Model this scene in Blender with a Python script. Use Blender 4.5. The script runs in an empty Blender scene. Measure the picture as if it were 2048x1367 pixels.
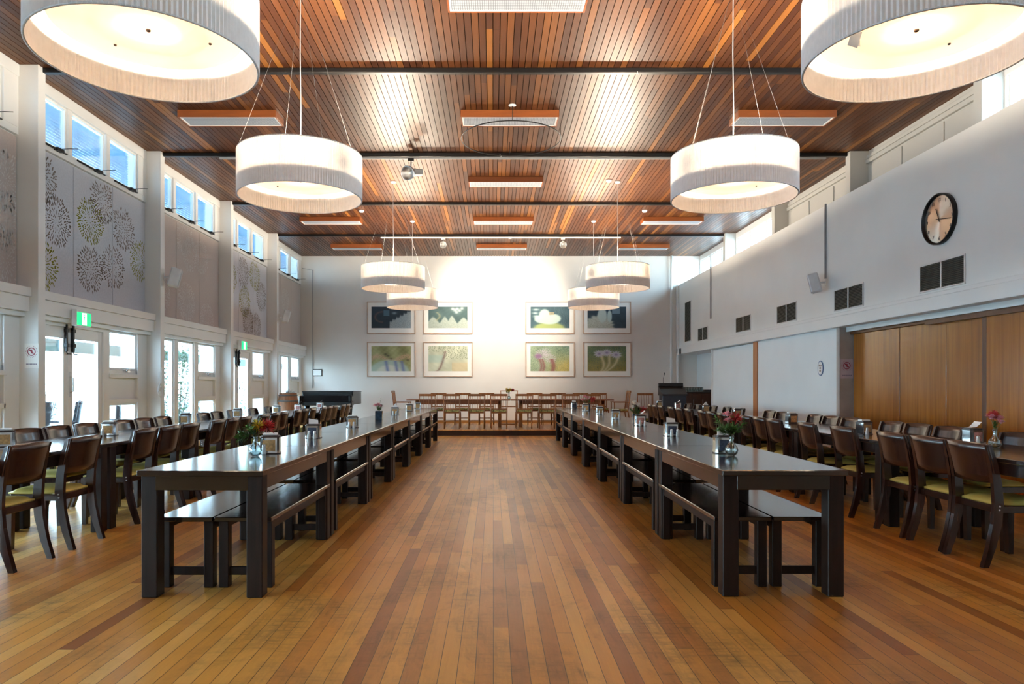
import bpy, bmesh, math, random
import numpy as np
from mathutils import Vector, Matrix
random.seed(7)
PI = math.pi
S = bpy.context.scene
COL = S.collection

def lin(r, g, b):
    f = lambda v: (v/255/12.92) if v/255 <= .04045 else ((v/255+.055)/1.055)**2.4
    return (f(r), f(g), f(b), 1)

# ------------------------------------------------------------------ camera
cd = bpy.data.cameras.new('camera'); cam = bpy.data.objects.new('camera', cd); COL.objects.link(cam)
cam.location = (0, 0, 1.25); cam.rotation_euler = (PI/2, 0, 0)
cd.sensor_width = 36; cd.lens = 36*1400/2048
cd.shift_x = 38/2048; cd.shift_y = 88.5/2048
cd.clip_end = 200
S.camera = cam
# ------------------------------------------------------------------ world, exposure
S.view_settings.view_transform = 'Standard'
S.view_settings.look = 'None'
S.view_settings.gamma = 1
S.view_settings.exposure = 1.75
S.cycles.use_denoising = True
S.cycles.max_bounces = 10
S.cycles.diffuse_bounces = 6
S.cycles.glossy_bounces = 4
S.cycles.transparent_max_bounces = 16
S.cycles.sample_clamp_indirect = 6
S.cycles.sample_clamp_direct = 12
S.cycles.blur_glossy = 1.0
S.cycles.caustics_reflective = False
S.cycles.denoising_input_passes = 'RGB_ALBEDO_NORMAL'
S.cycles.denoising_prefilter = 'ACCURATE'
S.cycles.use_adaptive_sampling = False
W = bpy.data.worlds.new('sky'); S.world = W; W.use_nodes = True
nt = W.node_tree; bg = nt.nodes['Background']
tc = nt.nodes.new('ShaderNodeTexCoord'); sx = nt.nodes.new('ShaderNodeSeparateXYZ')
rp = nt.nodes.new('ShaderNodeValToRGB')
nt.links.new(tc.outputs['Generated'], sx.inputs[0]); nt.links.new(sx.outputs['Z'], rp.inputs[0])
rp.color_ramp.elements[0].position = .0; rp.color_ramp.elements[0].color = (.66, .88, 1, 1)
rp.color_ramp.elements[1].position = .8; rp.color_ramp.elements[1].color = (.38, .66, 1, 1)
nt.links.new(rp.outputs[0], bg.inputs[0]); bg.inputs[1].default_value = 8.5

def area(name, loc, rot, sx_, sy_, power, color=(1, 1, 1), portal=False, spread=None):
    l = bpy.data.lights.new(name, 'AREA'); l.shape = 'RECTANGLE'; l.size = sx_; l.size_y = sy_
    l.energy = power; l.color = color
    if spread: l.spread = spread
    if portal: l.cycles.is_portal = True
    o = bpy.data.objects.new(name, l); o.location = loc; o.rotation_euler = rot; COL.objects.link(o); return o
def spot(name, loc, target, power, size, blend, color, r=.05):
    l = bpy.data.lights.new(name, 'SPOT'); l.energy = power; l.spot_size = size; l.spot_blend = blend
    l.color = color; l.shadow_soft_size = r
    o = bpy.data.objects.new(name, l); o.location = loc
    o.rotation_euler = (Vector(target)-Vector(loc)).to_track_quat('-Z', 'Y').to_euler(); COL.objects.link(o); return o
# daylight portals in the window walls (sampling aid only, they emit nothing)
area('daylight_portal_lower', (-5.95, 10.2, 1.12), (0, -PI/2, 0), 2.0, 21.8, 1, portal=True)
area('daylight_portal_upper', (-5.97, 9, 4.7), (0, -PI/2, 0), 0.66, 24.2, 1, portal=True)
area('daylight_portal_right', (6.42, 9, 4.7), (0, PI/2, 0), 0.9, 24.2, 1, portal=True)
WARM = (1, .85, .66)
spot('wall_wash_left', (-1.24, 18.2, 4.80), (-.25, 21.1, 3.3), 200, 1.5, 1, (1, .90, .74), .08)
spot('wall_wash_right', (1.76, 18.2, 4.80), (.5, 21.1, 3.3), 200, 1.5, 1, (1, .88, .70), .08)

# ------------------------------------------------------------------ materials
MATS = {}
def newmat(name):
    m = bpy.data.materials.new(name); m.use_nodes = True
    return m, m.node_tree, m.node_tree.nodes['Principled BSDF']
def N(t, kind, **kw):
    n = t.nodes.new(kind)
    for k, v in kw.items(): setattr(n, k, v)
    return n
def math_(t, op, a, b=None, clamp=False):
    n = N(t, 'ShaderNodeMath', operation=op); n.use_clamp = clamp
    for i, v in enumerate((a, b)):
        if v is None: continue
        if isinstance(v, (int, float)): n.inputs[i].default_value = v
        else: t.links.new(v, n.inputs[i])
    return n.outputs[0]
def mixc(t, fac, a, b, bt='MIX'):
    n = N(t, 'ShaderNodeMix', data_type='RGBA', blend_type=bt)
    for i, v in ((0, fac), (6, a), (7, b)):
        if isinstance(v, (int, float)): n.inputs[i].default_value = v
        elif isinstance(v, tuple): n.inputs[i].default_value = v
        else: t.links.new(v, n.inputs[i])
    return n.outputs[2]
def ramp(t, src, stops):
    n = N(t, 'ShaderNodeValToRGB'); e = n.color_ramp.elements
    while len(e) < len(stops): e.new(.5)
    for i, (p, c) in enumerate(stops): e[i].position = p; e[i].color = c if len(c) == 4 else (*c, 1)
    t.links.new(src, n.inputs[0]); return n.outputs[0]
def pos(t):
    g = N(t, 'ShaderNodeNewGeometry'); s = N(t, 'ShaderNodeSeparateXYZ'); t.links.new(g.outputs['Position'], s.inputs[0])
    return g.outputs['Position'], s.outputs[0], s.outputs[1], s.outputs[2]
def noise(t, vec, scale, detail=3, rough=.5, dist=0):
    n = N(t, 'ShaderNodeTexNoise'); n.inputs['Scale'].default_value = scale; n.inputs['Detail'].default_value = detail
    n.inputs['Roughness'].default_value = rough; n.inputs['Distortion'].default_value = dist
    if vec is not None: t.links.new(vec, n.inputs['Vector'])
    return n.outputs['Fac']
def comb(t, x, y, z):
    n = N(t, 'ShaderNodeCombineXYZ')
    for i, v in enumerate((x, y, z)):
        if isinstance(v, (int, float)): n.inputs[i].default_value = v
        else: t.links.new(v, n.inputs[i])
    return n.outputs[0]
def white(t, vec):
    n = N(t, 'ShaderNodeTexWhiteNoise', noise_dimensions='3D'); t.links.new(vec, n.inputs[0]); return n.outputs['Value']
def bump(t, b, h, strength=.2, dist=.01):
    n = N(t, 'ShaderNodeBump'); n.inputs['Strength'].default_value = strength; n.inputs['Distance'].default_value = dist
    t.links.new(h, n.inputs['Height']); t.links.new(n.outputs[0], b.inputs['Normal'])

def M(name, col=None, rough=.5, metal=0, var=.06, scale=6, coat=0, spec=.5, emis=None, estr=0, trans=0, objspace=True):
    """plain procedural material: colour with slight noise variation"""
    if name in MATS: return MATS[name]
    m, t, b = newmat(name); MATS[name] = m
    o = N(t, 'ShaderNodeTexCoord').outputs['Object']
    f = noise(t, o, scale, 3)
    dk = tuple(c*(1-var*2) for c in col[:3])+(1,); lt = tuple(min(1, c*(1+var*1.2)) for c in col[:3])+(1,)
    t.links.new(ramp(t, f, [(.3, dk), (.7, lt)]), b.inputs['Base Color'])
    b.inputs['Roughness'].default_value = rough; b.inputs['Metallic'].default_value = metal
    b.inputs['Coat Weight'].default_value = coat; b.inputs['Specular IOR Level'].default_value = spec
    b.inputs['Coat Roughness'].default_value = .12
    b.inputs['Transmission Weight'].default_value = trans
    m.cycles.emission_sampling = 'NONE'
    if emis: b.inputs['Emission Color'].default_value = emis; b.inputs['Emission Strength'].default_value = estr
    return m
def grain(name, c1, c2, rough=.35, axis='z', sc=9, coat=.0, stretch=.06):
    """wood: noise stretched along one axis"""
    if name in MATS: return MATS[name]
    m, t, b = newmat(name); MATS[name] = m
    mp = N(t, 'ShaderNodeMapping'); tc_ = N(t, 'ShaderNodeTexCoord')
    t.links.new(tc_.outputs['Object'], mp.inputs[0])
    mp.inputs['Scale'].default_value = {'x': (stretch, 1, 1), 'y': (1, stretch, 1), 'z': (1, 1, stretch)}[axis]
    f = noise(t, mp.outputs[0], sc*4, 5, .6, .4)
    t.links.new(ramp(t, f, [(.3, c1), (.7, c2)]), b.inputs['Base Color'])
    b.inputs['Roughness'].default_value = rough; b.inputs['Coat Weight'].default_value = coat
    b.inputs['Coat Roughness'].default_value = .1
    bump(t, b, f, .02, .002)
    return m

def floor_material(name, stage=False):
    m, t, b = newmat(name); MATS[name] = m
    P, x, y, z = pos(t)
    w = .0795
    xi = math_(t, 'FLOOR', math_(t, 'DIVIDE', x, w)); xf = math_(t, 'FRACT', math_(t, 'DIVIDE', x, w))
    r1 = white(t, comb(t, xi, 3.3, 1.7))
    yy = math_(t, 'DIVIDE', math_(t, 'ADD', y, math_(t, 'MULTIPLY', r1, 11.3)), 2.9)
    yi = math_(t, 'FLOOR', yy); yf = math_(t, 'FRACT', yy)
    r2 = white(t, comb(t, xi, yi, 5.1)); r3 = white(t, comb(t, yi, xi, 9.4))
    base = ramp(t, r2, [(0, lin(142, 80, 30)), (.12, lin(176, 112, 44)), (.45, lin(194, 130, 52)), (.75, lin(206, 146, 62)), (1, lin(218, 164, 84))])
    g = noise(t, comb(t, math_(t, 'MULTIPLY', x, 60), math_(t, 'ADD', math_(t, 'MULTIPLY', y, 2.5), math_(t, 'MULTIPLY', r3, 40)), 0), 1, 5, .65, .8)
    col = mixc(t, .55, base, ramp(t, g, [(.3, (.42, .42, .42)), (.55, (.5, .5, .5)), (.8, (.62, .62, .62))]), 'OVERLAY')
    # worn grey-brown scuffs, strongest across the walkway
    s1 = noise(t, comb(t, math_(t, 'MULTIPLY', x, 1.6), math_(t, 'MULTIPLY', y, .9), 0), 1, 6, .72, .5)
    s2 = noise(t, comb(t, math_(t, 'MULTIPLY', x, 45), math_(t, 'MULTIPLY', y, 3), 2.), 1, 3, .6)
    s3 = noise(t, comb(t, math_(t, 'MULTIPLY', x, 5), math_(t, 'MULTIPLY', y, 34), 7.), 1, 3, .6)
    scuff = math_(t, 'MULTIPLY', ramp(t, s1, [(.47, (0, 0, 0)), (.64, (1, 1, 1))]), ramp(t, math_(t, 'MAXIMUM', s2, s3), [(.42, (.2, .2, .2)), (.66, (1, 1, 1))]))
    if not stage:
        col = mixc(t, math_(t, 'MULTIPLY', scuff, .95), col, (.36, .40, .48, 1), 'MULTIPLY')
    # occasional darker boards' blotch and nail specks
    seam = math_(t, 'MAXIMUM', math_(t, 'LESS_THAN', xf, .045), math_(t, 'LESS_THAN', yf, .0012))
    col = mixc(t, math_(t, 'MULTIPLY', seam, .85), col, lin(44, 24, 14))
    t.links.new(col, b.inputs['Base Color'])
    rr = noise(t, comb(t, math_(t, 'MULTIPLY', x, 3), math_(t, 'MULTIPLY', y, 9), 0), 1, 4, .6)
    ro = math_(t, 'ADD', math_(t, 'MULTIPLY', rr, .07), math_(t, 'ADD', .285 if not stage else .283, math_(t, 'MULTIPLY', scuff, .05)))
    t.links.new(ro, b.inputs['Roughness'])
    b.inputs['Specular IOR Level'].default_value = .6
    return m
def ceiling_material():
    m, t, b = newmat('timber ceiling boards'); MATS['ceil'] = m
    P, x, y, z = pos(t)
    w = .078
    xi = math_(t, 'FLOOR', math_(t, 'DIVIDE', x, w))
    r1 = white(t, comb(t, xi, 1.3, 2.7))
    yy = math_(t, 'DIVIDE', math_(t, 'ADD', y, math_(t, 'MULTIPLY', r1, 9.3)), 3.1)
    yi = math_(t, 'FLOOR', yy); yf = math_(t, 'FRACT', yy)
    r2 = white(t, comb(t, xi, yi, 4.2))
    base = ramp(t, r2, [(0, lin(58, 31, 17)), (.35, lin(71, 40, 21)), (.7, lin(84, 49, 25)), (.93, lin(102, 62, 29)), (1, lin(136, 88, 38))])
    g = noise(t, comb(t, math_(t, 'MULTIPLY', x, 50), math_(t, 'MULTIPLY', y, 1.6), 0), 1, 4, .6, .6)
    col = mixc(t, .5, base, ramp(t, g, [(.3, (.4, .4, .4)), (.75, (.62, .62, .62))]), 'OVERLAY')
    col = mixc(t, math_(t, 'MULTIPLY', math_(t, 'LESS_THAN', yf, .003), .8), col, lin(40, 18, 8))
    t.links.new(col, b.inputs['Base Color'])
    b.inputs['Roughness'].default_value = .40; b.inputs['Specular IOR Level'].default_value = .26
    bump(t, b, g, .08, .004)
    return m
FLOOR = floor_material('varnished floorboards'); STAGEFLOOR = floor_material('varnished stage boards', True)
CEIL = ceiling_material()
def wallmat(name, c, rough=.55):
    m, t, b = newmat(name); MATS[name] = m
    P, x, y, z = pos(t)
    f = noise(t, P, 1.3, 3); g = noise(t, P, 60, 2)
    dk = tuple(v*.96 for v in c[:3])+(1,)
    t.links.new(ramp(t, f, [(.35, dk), (.65, c)]), b.inputs['Base Color'])
    b.inputs['Roughness'].default_value = rough
    bump(t, b, g, .04, .002)
    return m
WALL = wallmat('painted plaster wall', lin(226, 222, 216))
CLER = wallmat('dimmed grey clerestory paint', lin(186, 184, 178))  # wall colour darkened up here to offset the strong lamp and window light
TRIM = wallmat('white gloss trim paint', lin(228, 227, 224), .35)
BULK = wallmat('satin painted bulkhead', lin(232, 233, 229), .4)
SLIDE = wallmat('white laminate panel', lin(226, 230, 232), .4)
DARK = M('black steel', lin(22, 20, 20), .4, .3)
GREYP = M('grey painted fitting', lin(150, 150, 150), .5)
WHITEP = M('white plastic', lin(225, 225, 225), .45)
TAN = M('taupe pinboard fabric', lin(188, 174, 166), .9, var=.03, scale=40)
LGREY = M('pale grey pinboard fabric', lin(202, 201, 206), .9, var=.03, scale=40)
PET_G = M('olive petal print', lin(140, 136, 40), .9)
PET_T = M('taupe petal print', lin(132, 118, 108), .9)
PET_W = M('pale petal print', lin(202, 196, 190), .9)
TABLE = grain('dark stained table timber', lin(28, 18, 15), lin(42, 27, 22), .17, 'y', 9, .7)
TLEG = grain('dark stained leg timber', lin(28, 16, 11), lin(42, 25, 18), .45, 'z', 9, .0)
bpy.data.materials['dark stained leg timber'].node_tree.nodes['Principled BSDF'].inputs['Specular IOR Level'].default_value = .25
CHAIRW = grain('dark brown chair timber', lin(38, 19, 13), lin(58, 30, 21), .26, 'z', 9, .35)
SEAT = M('olive yellow seat vinyl', lin(214, 190, 98), .5, var=.05, scale=12)
CHROME = M('polished steel', (.78, .78, .78, 1), .12, 1)
STEEL = M('brushed steel', (.6, .6, .6, 1), .35, 1)
BROWNLID = M('dark brown plastic', lin(60, 44, 38), .35)
PAPER = M('white paper', lin(238, 236, 232), .8, var=.02)
CARD = M('tan printed card', lin(190, 150, 98), .6, var=.18, scale=60)
SHAKER = M('frosted shaker glass', lin(205, 205, 200), .15)
STAGEW = grain('honey brown stage furniture timber', lin(124, 74, 34), lin(160, 102, 54), .35, 'z', 9, .2)
STAGET = grain('red brown stage table timber', lin(112, 62, 32), lin(148, 88, 50), .3, 'x', 9, .2)
SEATF = M('olive floral seat fabric', lin(176, 166, 104), .85, var=.35, scale=26)
SKIRT = grain('honey timber skirting', lin(150, 100, 48), lin(176, 122, 64), .4, 'x', 9)
LIGHTWOOD = grain('orange light box timber', lin(118, 62, 26), lin(136, 74, 32), .4, 'x', 9)
STAGEFRONT = grain('dark stage fascia', lin(40, 24, 18), lin(56, 34, 26), .35, 'x', 9)
BLACKP = M('black piano lacquer', lin(9, 10, 13), .3, 0, coat=.1, spec=.3)
LECT = M('dark navy lectern laminate', lin(38, 42, 54), .4)
OAKF = M('pale oak frame', lin(196, 168, 146), .45)
MATB = M('white mount board', lin(240, 238, 232), .7, var=.01)
CABW = grain('dark cabinet timber', lin(66, 38, 24), lin(88, 52, 32), .4, 'z', 9)
GREEN = M('leaf green', lin(70, 110, 40), .6, var=.3, scale=30)
GREEN2 = M('dark needle green', lin(42, 84, 34), .6, var=.3, scale=30)
RED = M('coral red blossom', lin(196, 52, 50), .6, var=.2, scale=40)
PINK = M('pink blossom', lin(228, 150, 160), .6, var=.15, scale=40)
WHITEF = M('white blossom', lin(240, 236, 226), .6, var=.05)
YELF = M('yellow blossom', lin(224, 186, 50), .6, var=.2)
STEM = M('green stem', lin(86, 100, 50), .6)
VENTM = M('olive grey vent slat', lin(128, 126, 110), .45)
VDARK = M('dark vent interior', lin(30, 32, 26), .8)
DECKG = M('pale outdoor paving', lin(150, 150, 146), .8)
AWN = M('grey green awning', lin(62, 76, 70), .8, var=.1, scale=3)
OUTW = grain('weathered outdoor timber', lin(14, 13, 15), lin(28, 26, 29), .7, 'z', 9)
def veneer(name):
    m, t, b = newmat(name)
    P, x, y, z = pos(t)
    v = comb(t, 0, math_(t, 'MULTIPLY', y, 22), math_(t, 'MULTIPLY', z, .7))
    f = noise(t, v, 1, 5, .6, .6); g = noise(t, comb(t, 0, math_(t, 'MULTIPLY', y, 2.2), math_(t, 'MULTIPLY', z, .5)), 1, 2)
    c = ramp(t, f, [(.28, lin(118, 64, 14)), (.5, lin(152, 90, 24)), (.75, lin(178, 114, 38))])
    c = mixc(t, .35, c, ramp(t, g, [(.35, lin(120, 66, 14)), (.65, lin(176, 112, 36))]))
    t.links.new(c, b.inputs['Base Color']); b.inputs['Roughness'].default_value = .22
    b.inputs['Coat Weight'].default_value = .3
    return m
VENEER = veneer('varnished timber veneer')
def glassmat(name, tint=(.95, .99, 1, 1), gl=.06):
    m, t, b = newmat(name)
    tr = N(t, 'ShaderNodeBsdfTransparent'); tr.inputs[0].default_value = tint
    gs = N(t, 'ShaderNodeBsdfGlossy'); gs.inputs['Roughness'].default_value = .02
    lw = N(t, 'ShaderNodeLayerWeight'); lw.inputs['Blend'].default_value = .25
    mx = N(t, 'ShaderNodeMixShader')
    f = math_(t, 'ADD', math_(t, 'MULTIPLY', lw.outputs['Fresnel'], .6), gl*.3, True)
    t.links.new(f, mx.inputs[0]); t.links.new(tr.outputs[0], mx.inputs[1]); t.links.new(gs.outputs[0], mx.inputs[2])
    t.links.new(mx.outputs[0], t.nodes['Material Output'].inputs[0])
    return m
PANE = glassmat('window glass'); VGLASS = glassmat('vase glass', (.86, .94, .95, 1), .5)
def shademat():
    m, t, b = newmat('pleated white lamp fabric')
    d = N(t, 'ShaderNodeBsdfDiffuse'); tr = N(t, 'ShaderNodeBsdfTranslucent'); mx = N(t, 'ShaderNodeMixShader')
    u = N(t, 'ShaderNodeTexCoord').outputs['Object']; f = noise(t, u, 25, 2)
    c = ramp(t, f, [(.3, (.84, .84, .84)), (.7, (.92, .92, .92))])
    t.links.new(c, d.inputs[0]); tr.inputs[0].default_value = (.85, .8, .74, 1); mx.inputs[0].default_value = .27
    t.links.new(d.outputs[0], mx.inputs[1]); t.links.new(tr.outputs[0], mx.inputs[2])
    t.links.new(mx.outputs[0], t.nodes['Material Output'].inputs[0]); return m
SHADE = shademat()
def diffusermat():
    m, t, b = newmat('lamp diffuser acrylic')
    d = N(t, 'ShaderNodeBsdfDiffuse'); tr = N(t, 'ShaderNodeBsdfTranslucent'); mx = N(t, 'ShaderNodeMixShader')
    d.inputs[0].default_value = (.9, .8, .68, 1); tr.inputs[0].default_value = (.95, .79, .65, 1); mx.inputs[0].default_value = .36
    t.links.new(d.outputs[0], mx.inputs[1]); t.links.new(tr.outputs[0], mx.inputs[2])
    m.cycles.emission_sampling = 'NONE'
    em = N(t, 'ShaderNodeEmission'); em.inputs[0].default_value = (1, .82, .60, 1); em.inputs[1].default_value = .12
    ad = N(t, 'ShaderNodeAddShader'); t.links.new(mx.outputs[0], ad.inputs[0]); t.links.new(em.outputs[0], ad.inputs[1])
    t.links.new(ad.outputs[0], t.nodes['Material Output'].inputs[0]); return m
DIFFUSER = diffusermat()
def louvre():
    m, t, b = newmat('prismatic louvre diffuser'); m.cycles.emission_sampling = 'NONE'
    P, x, y, z = pos(t)
    a = math_(t, 'LESS_THAN', math_(t, 'FRACT', math_(t, 'DIVIDE', x, .022)), .2)
    a2 = math_(t, 'LESS_THAN', math_(t, 'FRACT', math_(t, 'DIVIDE', y, .05)), .14)
    c = mixc(t, math_(t, 'MAXIMUM', a, a2), lin(150, 158, 168), lin(84, 88, 94))
    t.links.new(c, b.inputs['Base Color']); b.inputs['Roughness'].default_value = .4
    t.links.new(c, b.inputs['Emission Color']); b.inputs['Emission Strength'].default_value = .06
    return m
LOUVRE = louvre()
EXITG = M('exit sign green', lin(0, 150, 60), .4, emis=(0, .5, .1, 1), estr=1.1)
EXITW = M('exit sign white', lin(240, 250, 245), .4, emis=(.8, 1, .9, 1), estr=1.0)
BULB = M('glowing bulb', (1, .8, .5, 1), .4, emis=(1, .78, .5, 1), estr=1)

# ------------------------------------------------------------------ mesh building
class MB:
    def __init__(s): s.v = []; s.f = []; s.mi = []; s.sm = []
    def add(s, vs, fs, mi=0, sm=False, mat=None):
        n = len(s.v)
        s.v += [tuple(mat @ Vector(v)) if mat is not None else tuple(v) for v in vs]
        for f in fs: s.f.append([i+n for i in f]); s.mi.append(mi); s.sm.append(sm)
        return s
    def box(s, x0, x1, y0, y1, z0, z1, mi=0, mat=None):
        return s.add([(x0,y0,z0),(x1,y0,z0),(x1,y1,z0),(x0,y1,z0),(x0,y0,z1),(x1,y0,z1),(x1,y1,z1),(x0,y1,z1)],
              [(0,3,2,1),(4,5,6,7),(0,1,5,4),(1,2,6,5),(2,3,7,6),(3,0,4,7)], mi, False, mat)
    def bbox(s, x0, x1, y0, y1, z0, z1, b=.004, mi=0, mat=None):
        """box with chamfered edges"""
        cx, cy, cz = (x0+x1)/2, (y0+y1)/2, (z0+z1)/2; hx, hy, hz = (x1-x0)/2, (y1-y0)/2, (z1-z0)/2
        b = min(b, hx*.45, hy*.45, hz*.45)
        bm = bmesh.new(); bmesh.ops.create_cube(bm, size=1)
        for v in bm.verts: v.co = Vector((cx+v.co.x*2*hx, cy+v.co.y*2*hy, cz+v.co.z*2*hz))
        bmesh.ops.bevel(bm, geom=list(bm.edges), offset=b, segments=1, affect='EDGES')
        bm.verts.index_update()
        s.add([v.co.copy() for v in bm.verts], [[v.index for v in f.verts] for f in bm.faces], mi, False, mat)
        bm.free(); return s
    def tube(s, pts, r, n=8, mi=0, cap=True, mat=None):
        pts = [Vector(p) for p in pts]; rs = r if isinstance(r, (list, tuple)) else [r]*len(pts)
        vs = []; up0 = None
        for i, p in enumerate(pts):
            d = (pts[min(i+1, len(pts)-1)]-pts[max(i-1, 0)]).normalized()
            if up0 is None: up0 = Vector((0, 0, 1)) if abs(d.z) < .9 else Vector((1, 0, 0))
            a = d.cross(up0); a = a.normalized() if a.length > 1e-6 else Vector((1, 0, 0)); c = a.cross(d).normalized(); up0 = c
            for k in range(n):
                t = 2*PI*k/n; vs.append(p+(a*math.cos(t)+c*math.sin(t))*rs[i])
        fs = []
        for i in range(len(pts)-1):
            for k in range(n): fs.append((i*n+k, i*n+(k+1) % n, (i+1)*n+(k+1) % n, (i+1)*n+k))
        s.add(vs, fs, mi, True, mat)
        if cap: s.add(vs[:n], [tuple(range(n))], mi, False, mat); s.add(vs[-n:], [tuple(range(n))[::-1]], mi, False, mat)
        return s
    def lathe(s, prof, n=24, mi=0, o=(0, 0, 0), mat=None, wob=0, sm=True):
        vs = []
        for r, z in prof:
            for k in range(n):
                t = 2*PI*k/n; rr = r+(wob if k % 2 else -wob)
                vs.append((o[0]+rr*math.cos(t), o[1]+rr*math.sin(t), o[2]+z))
        fs = []
        for i in range(len(prof)-1):
            for k in range(n): fs.append((i*n+k, i*n+(k+1) % n, (i+1)*n+(k+1) % n, (i+1)*n+k))
        if prof[0][0] > 0 and False: pass
        return s.add(vs, fs, mi, sm, mat)
    def disc(s, r, z, n=24, mi=0, o=(0, 0, 0), up=True, mat=None):
        vs = [(o[0]+r*math.cos(2*PI*k/n), o[1]+r*math.sin(2*PI*k/n), o[2]+z) for k in range(n)]
        return s.add(vs, [tuple(range(n)) if up else tuple(range(n))[::-1]], mi, False, mat)
    def prism(s, poly, z0, z1, axis='z', mi=0, mat=None):
        n = len(poly)
        def P(a, b, c): return {'z': (a, b, c), 'x': (c, a, b), 'y': (a, c, b)}[axis]
        vs = [P(a, b, z0) for a, b in poly]+[P(a, b, z1) for a, b in poly]
        fs = [tuple(range(n))[::-1], tuple(range(n, 2*n))]+[(i, (i+1) % n, n+(i+1) % n, n+i) for i in range(n)]
        return s.add(vs, fs, mi, False, mat)
    def build(s, name, mats, parent=None, loc=None):
        me = bpy.data.meshes.new(name); me.from_pydata(s.v, [], s.f); me.update()
        for m in (mats if isinstance(mats, (list, tuple)) else [mats]): me.materials.append(m)
        me.polygons.foreach_set('material_index', s.mi); me.polygons.foreach_set('use_smooth', s.sm)
        bm = bmesh.new(); bm.from_mesh(me)
        bmesh.ops.remove_doubles(bm, verts=bm.verts, dist=1e-5)
        bmesh.ops.recalc_face_normals(bm, faces=bm.faces); bm.to_mesh(me); bm.free()
        o = bpy.data.objects.new(name, me); COL.objects.link(o)
        if parent: o.parent = parent
        if loc: o.location = loc
        return o
def tag(o, label=None, cat=None, group=None, kind=None):
    if label: o['label'] = label
    if cat: o['category'] = cat
    if group: o['group'] = group
    if kind: o['kind'] = kind
    return o
def empty(name, loc, rz=0, **kw):
    o = bpy.data.objects.new(name, None); o.empty_display_size = .1; COL.objects.link(o)
    o.location = loc; o.rotation_euler = (0, 0, rz); return tag(o, **kw)
def struct(mb, name, mats, parent=None):
    o = mb.build(name, mats, parent)
    if parent is None: o['kind'] = 'structure'
    return o
def sroot(name, loc=(0, 0, 0)):
    return empty(name, loc, kind='structure')
def dup(o, loc=None, rz=None, label=None, group=None, parent=None):
    c = o.copy(); COL.objects.link(c)
    if parent: c.parent = parent
    if loc is not None: c.location = loc
    if rz is not None: c.rotation_euler = (0, 0, rz)
    if label: c['label'] = label
    if group: c['group'] = group
    for ch in list(o.children): dup(ch, parent=c)
    return c
class Kind:
    """first call uses the prototype, later calls copy it"""
    def __init__(s, proto): s.p = proto; s.used = False
    def put(s, loc, rz, label, group=None):
        if not s.used:
            s.used = True; s.p.location = loc; s.p.rotation_euler = (0, 0, rz); s.p['label'] = label
            if group: s.p['group'] = group
            return s.p
        return dup(s.p, loc, rz, label, group)
ORD = ['nearest', 'second nearest', 'third nearest', 'fourth nearest', 'fifth nearest', 'sixth nearest', 'seventh nearest', 'eighth nearest',
       'ninth nearest', 'tenth nearest', 'eleventh nearest', 'twelfth nearest', 'thirteenth nearest', 'fourteenth nearest', 'fifteenth nearest',
       'sixteenth nearest', 'seventeenth nearest', 'eighteenth nearest', 'nineteenth nearest', 'twentieth nearest', 'twenty-first nearest']

# ------------------------------------------------------------------ room shell
XL, XR, YB, YF, ZC = -5.80, 6.26, -3.4, 21.1, 5.17
struct(MB().box(-6.2, 6.6, YB-.2, YF+.3, -.15, 0), 'floor', FLOOR)
cb = MB(); w = .078
i0 = math.floor((XL-.2)/w); i1 = math.ceil((XR+.25)/w)
for i in range(i0, i1): cb.box(i*w+.004, (i+1)*w-.004, YB, YF, ZC, ZC+.03, 0)
cb.box(i0*w-.1, i1*w+.1, YB-.2, YF+.2, ZC+.03, ZC+.2, 1)
struct(cb, 'ceiling', [CEIL, M('dark ceiling cavity', lin(30, 14, 8), .7)])
struct(MB().box(-6.2, 6.6, YF, YF+.2, 0, ZC+.03), 'wall_back', WALL)
struct(MB().box(-6.2, 6.6, YB-.2, YB, 0, ZC+.03), 'wall_front', WALL)
joists = [8.64+3.14*k for k in range(-3, 4)]
for k, d in enumerate(joists):
    struct(MB().bbox(-5.62, 6.0, d-.03, d+.05, ZC-.06, ZC+.0, .006), 'trim_%d' % (k+1), DARK)
# stage
st = sroot('stage', (0, 0, 0)); st['kind'] = 'structure'; st['label'] = 'low timber stage across the far end of the hall'
MB().box(-5.79, 6.14, 17.72, YF, 0, .125).build('stage_fascia', STAGEFRONT, st)
MB().bbox(-5.79, 6.14, 17.69, YF, .125, .145, .006).build('stage_floor', STAGEFLOOR, st)
struct(MB().bbox(-5.79, 5.5, YF-.02, YF, .145, .23, .005), 'baseboard_back', SKIRT)
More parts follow.
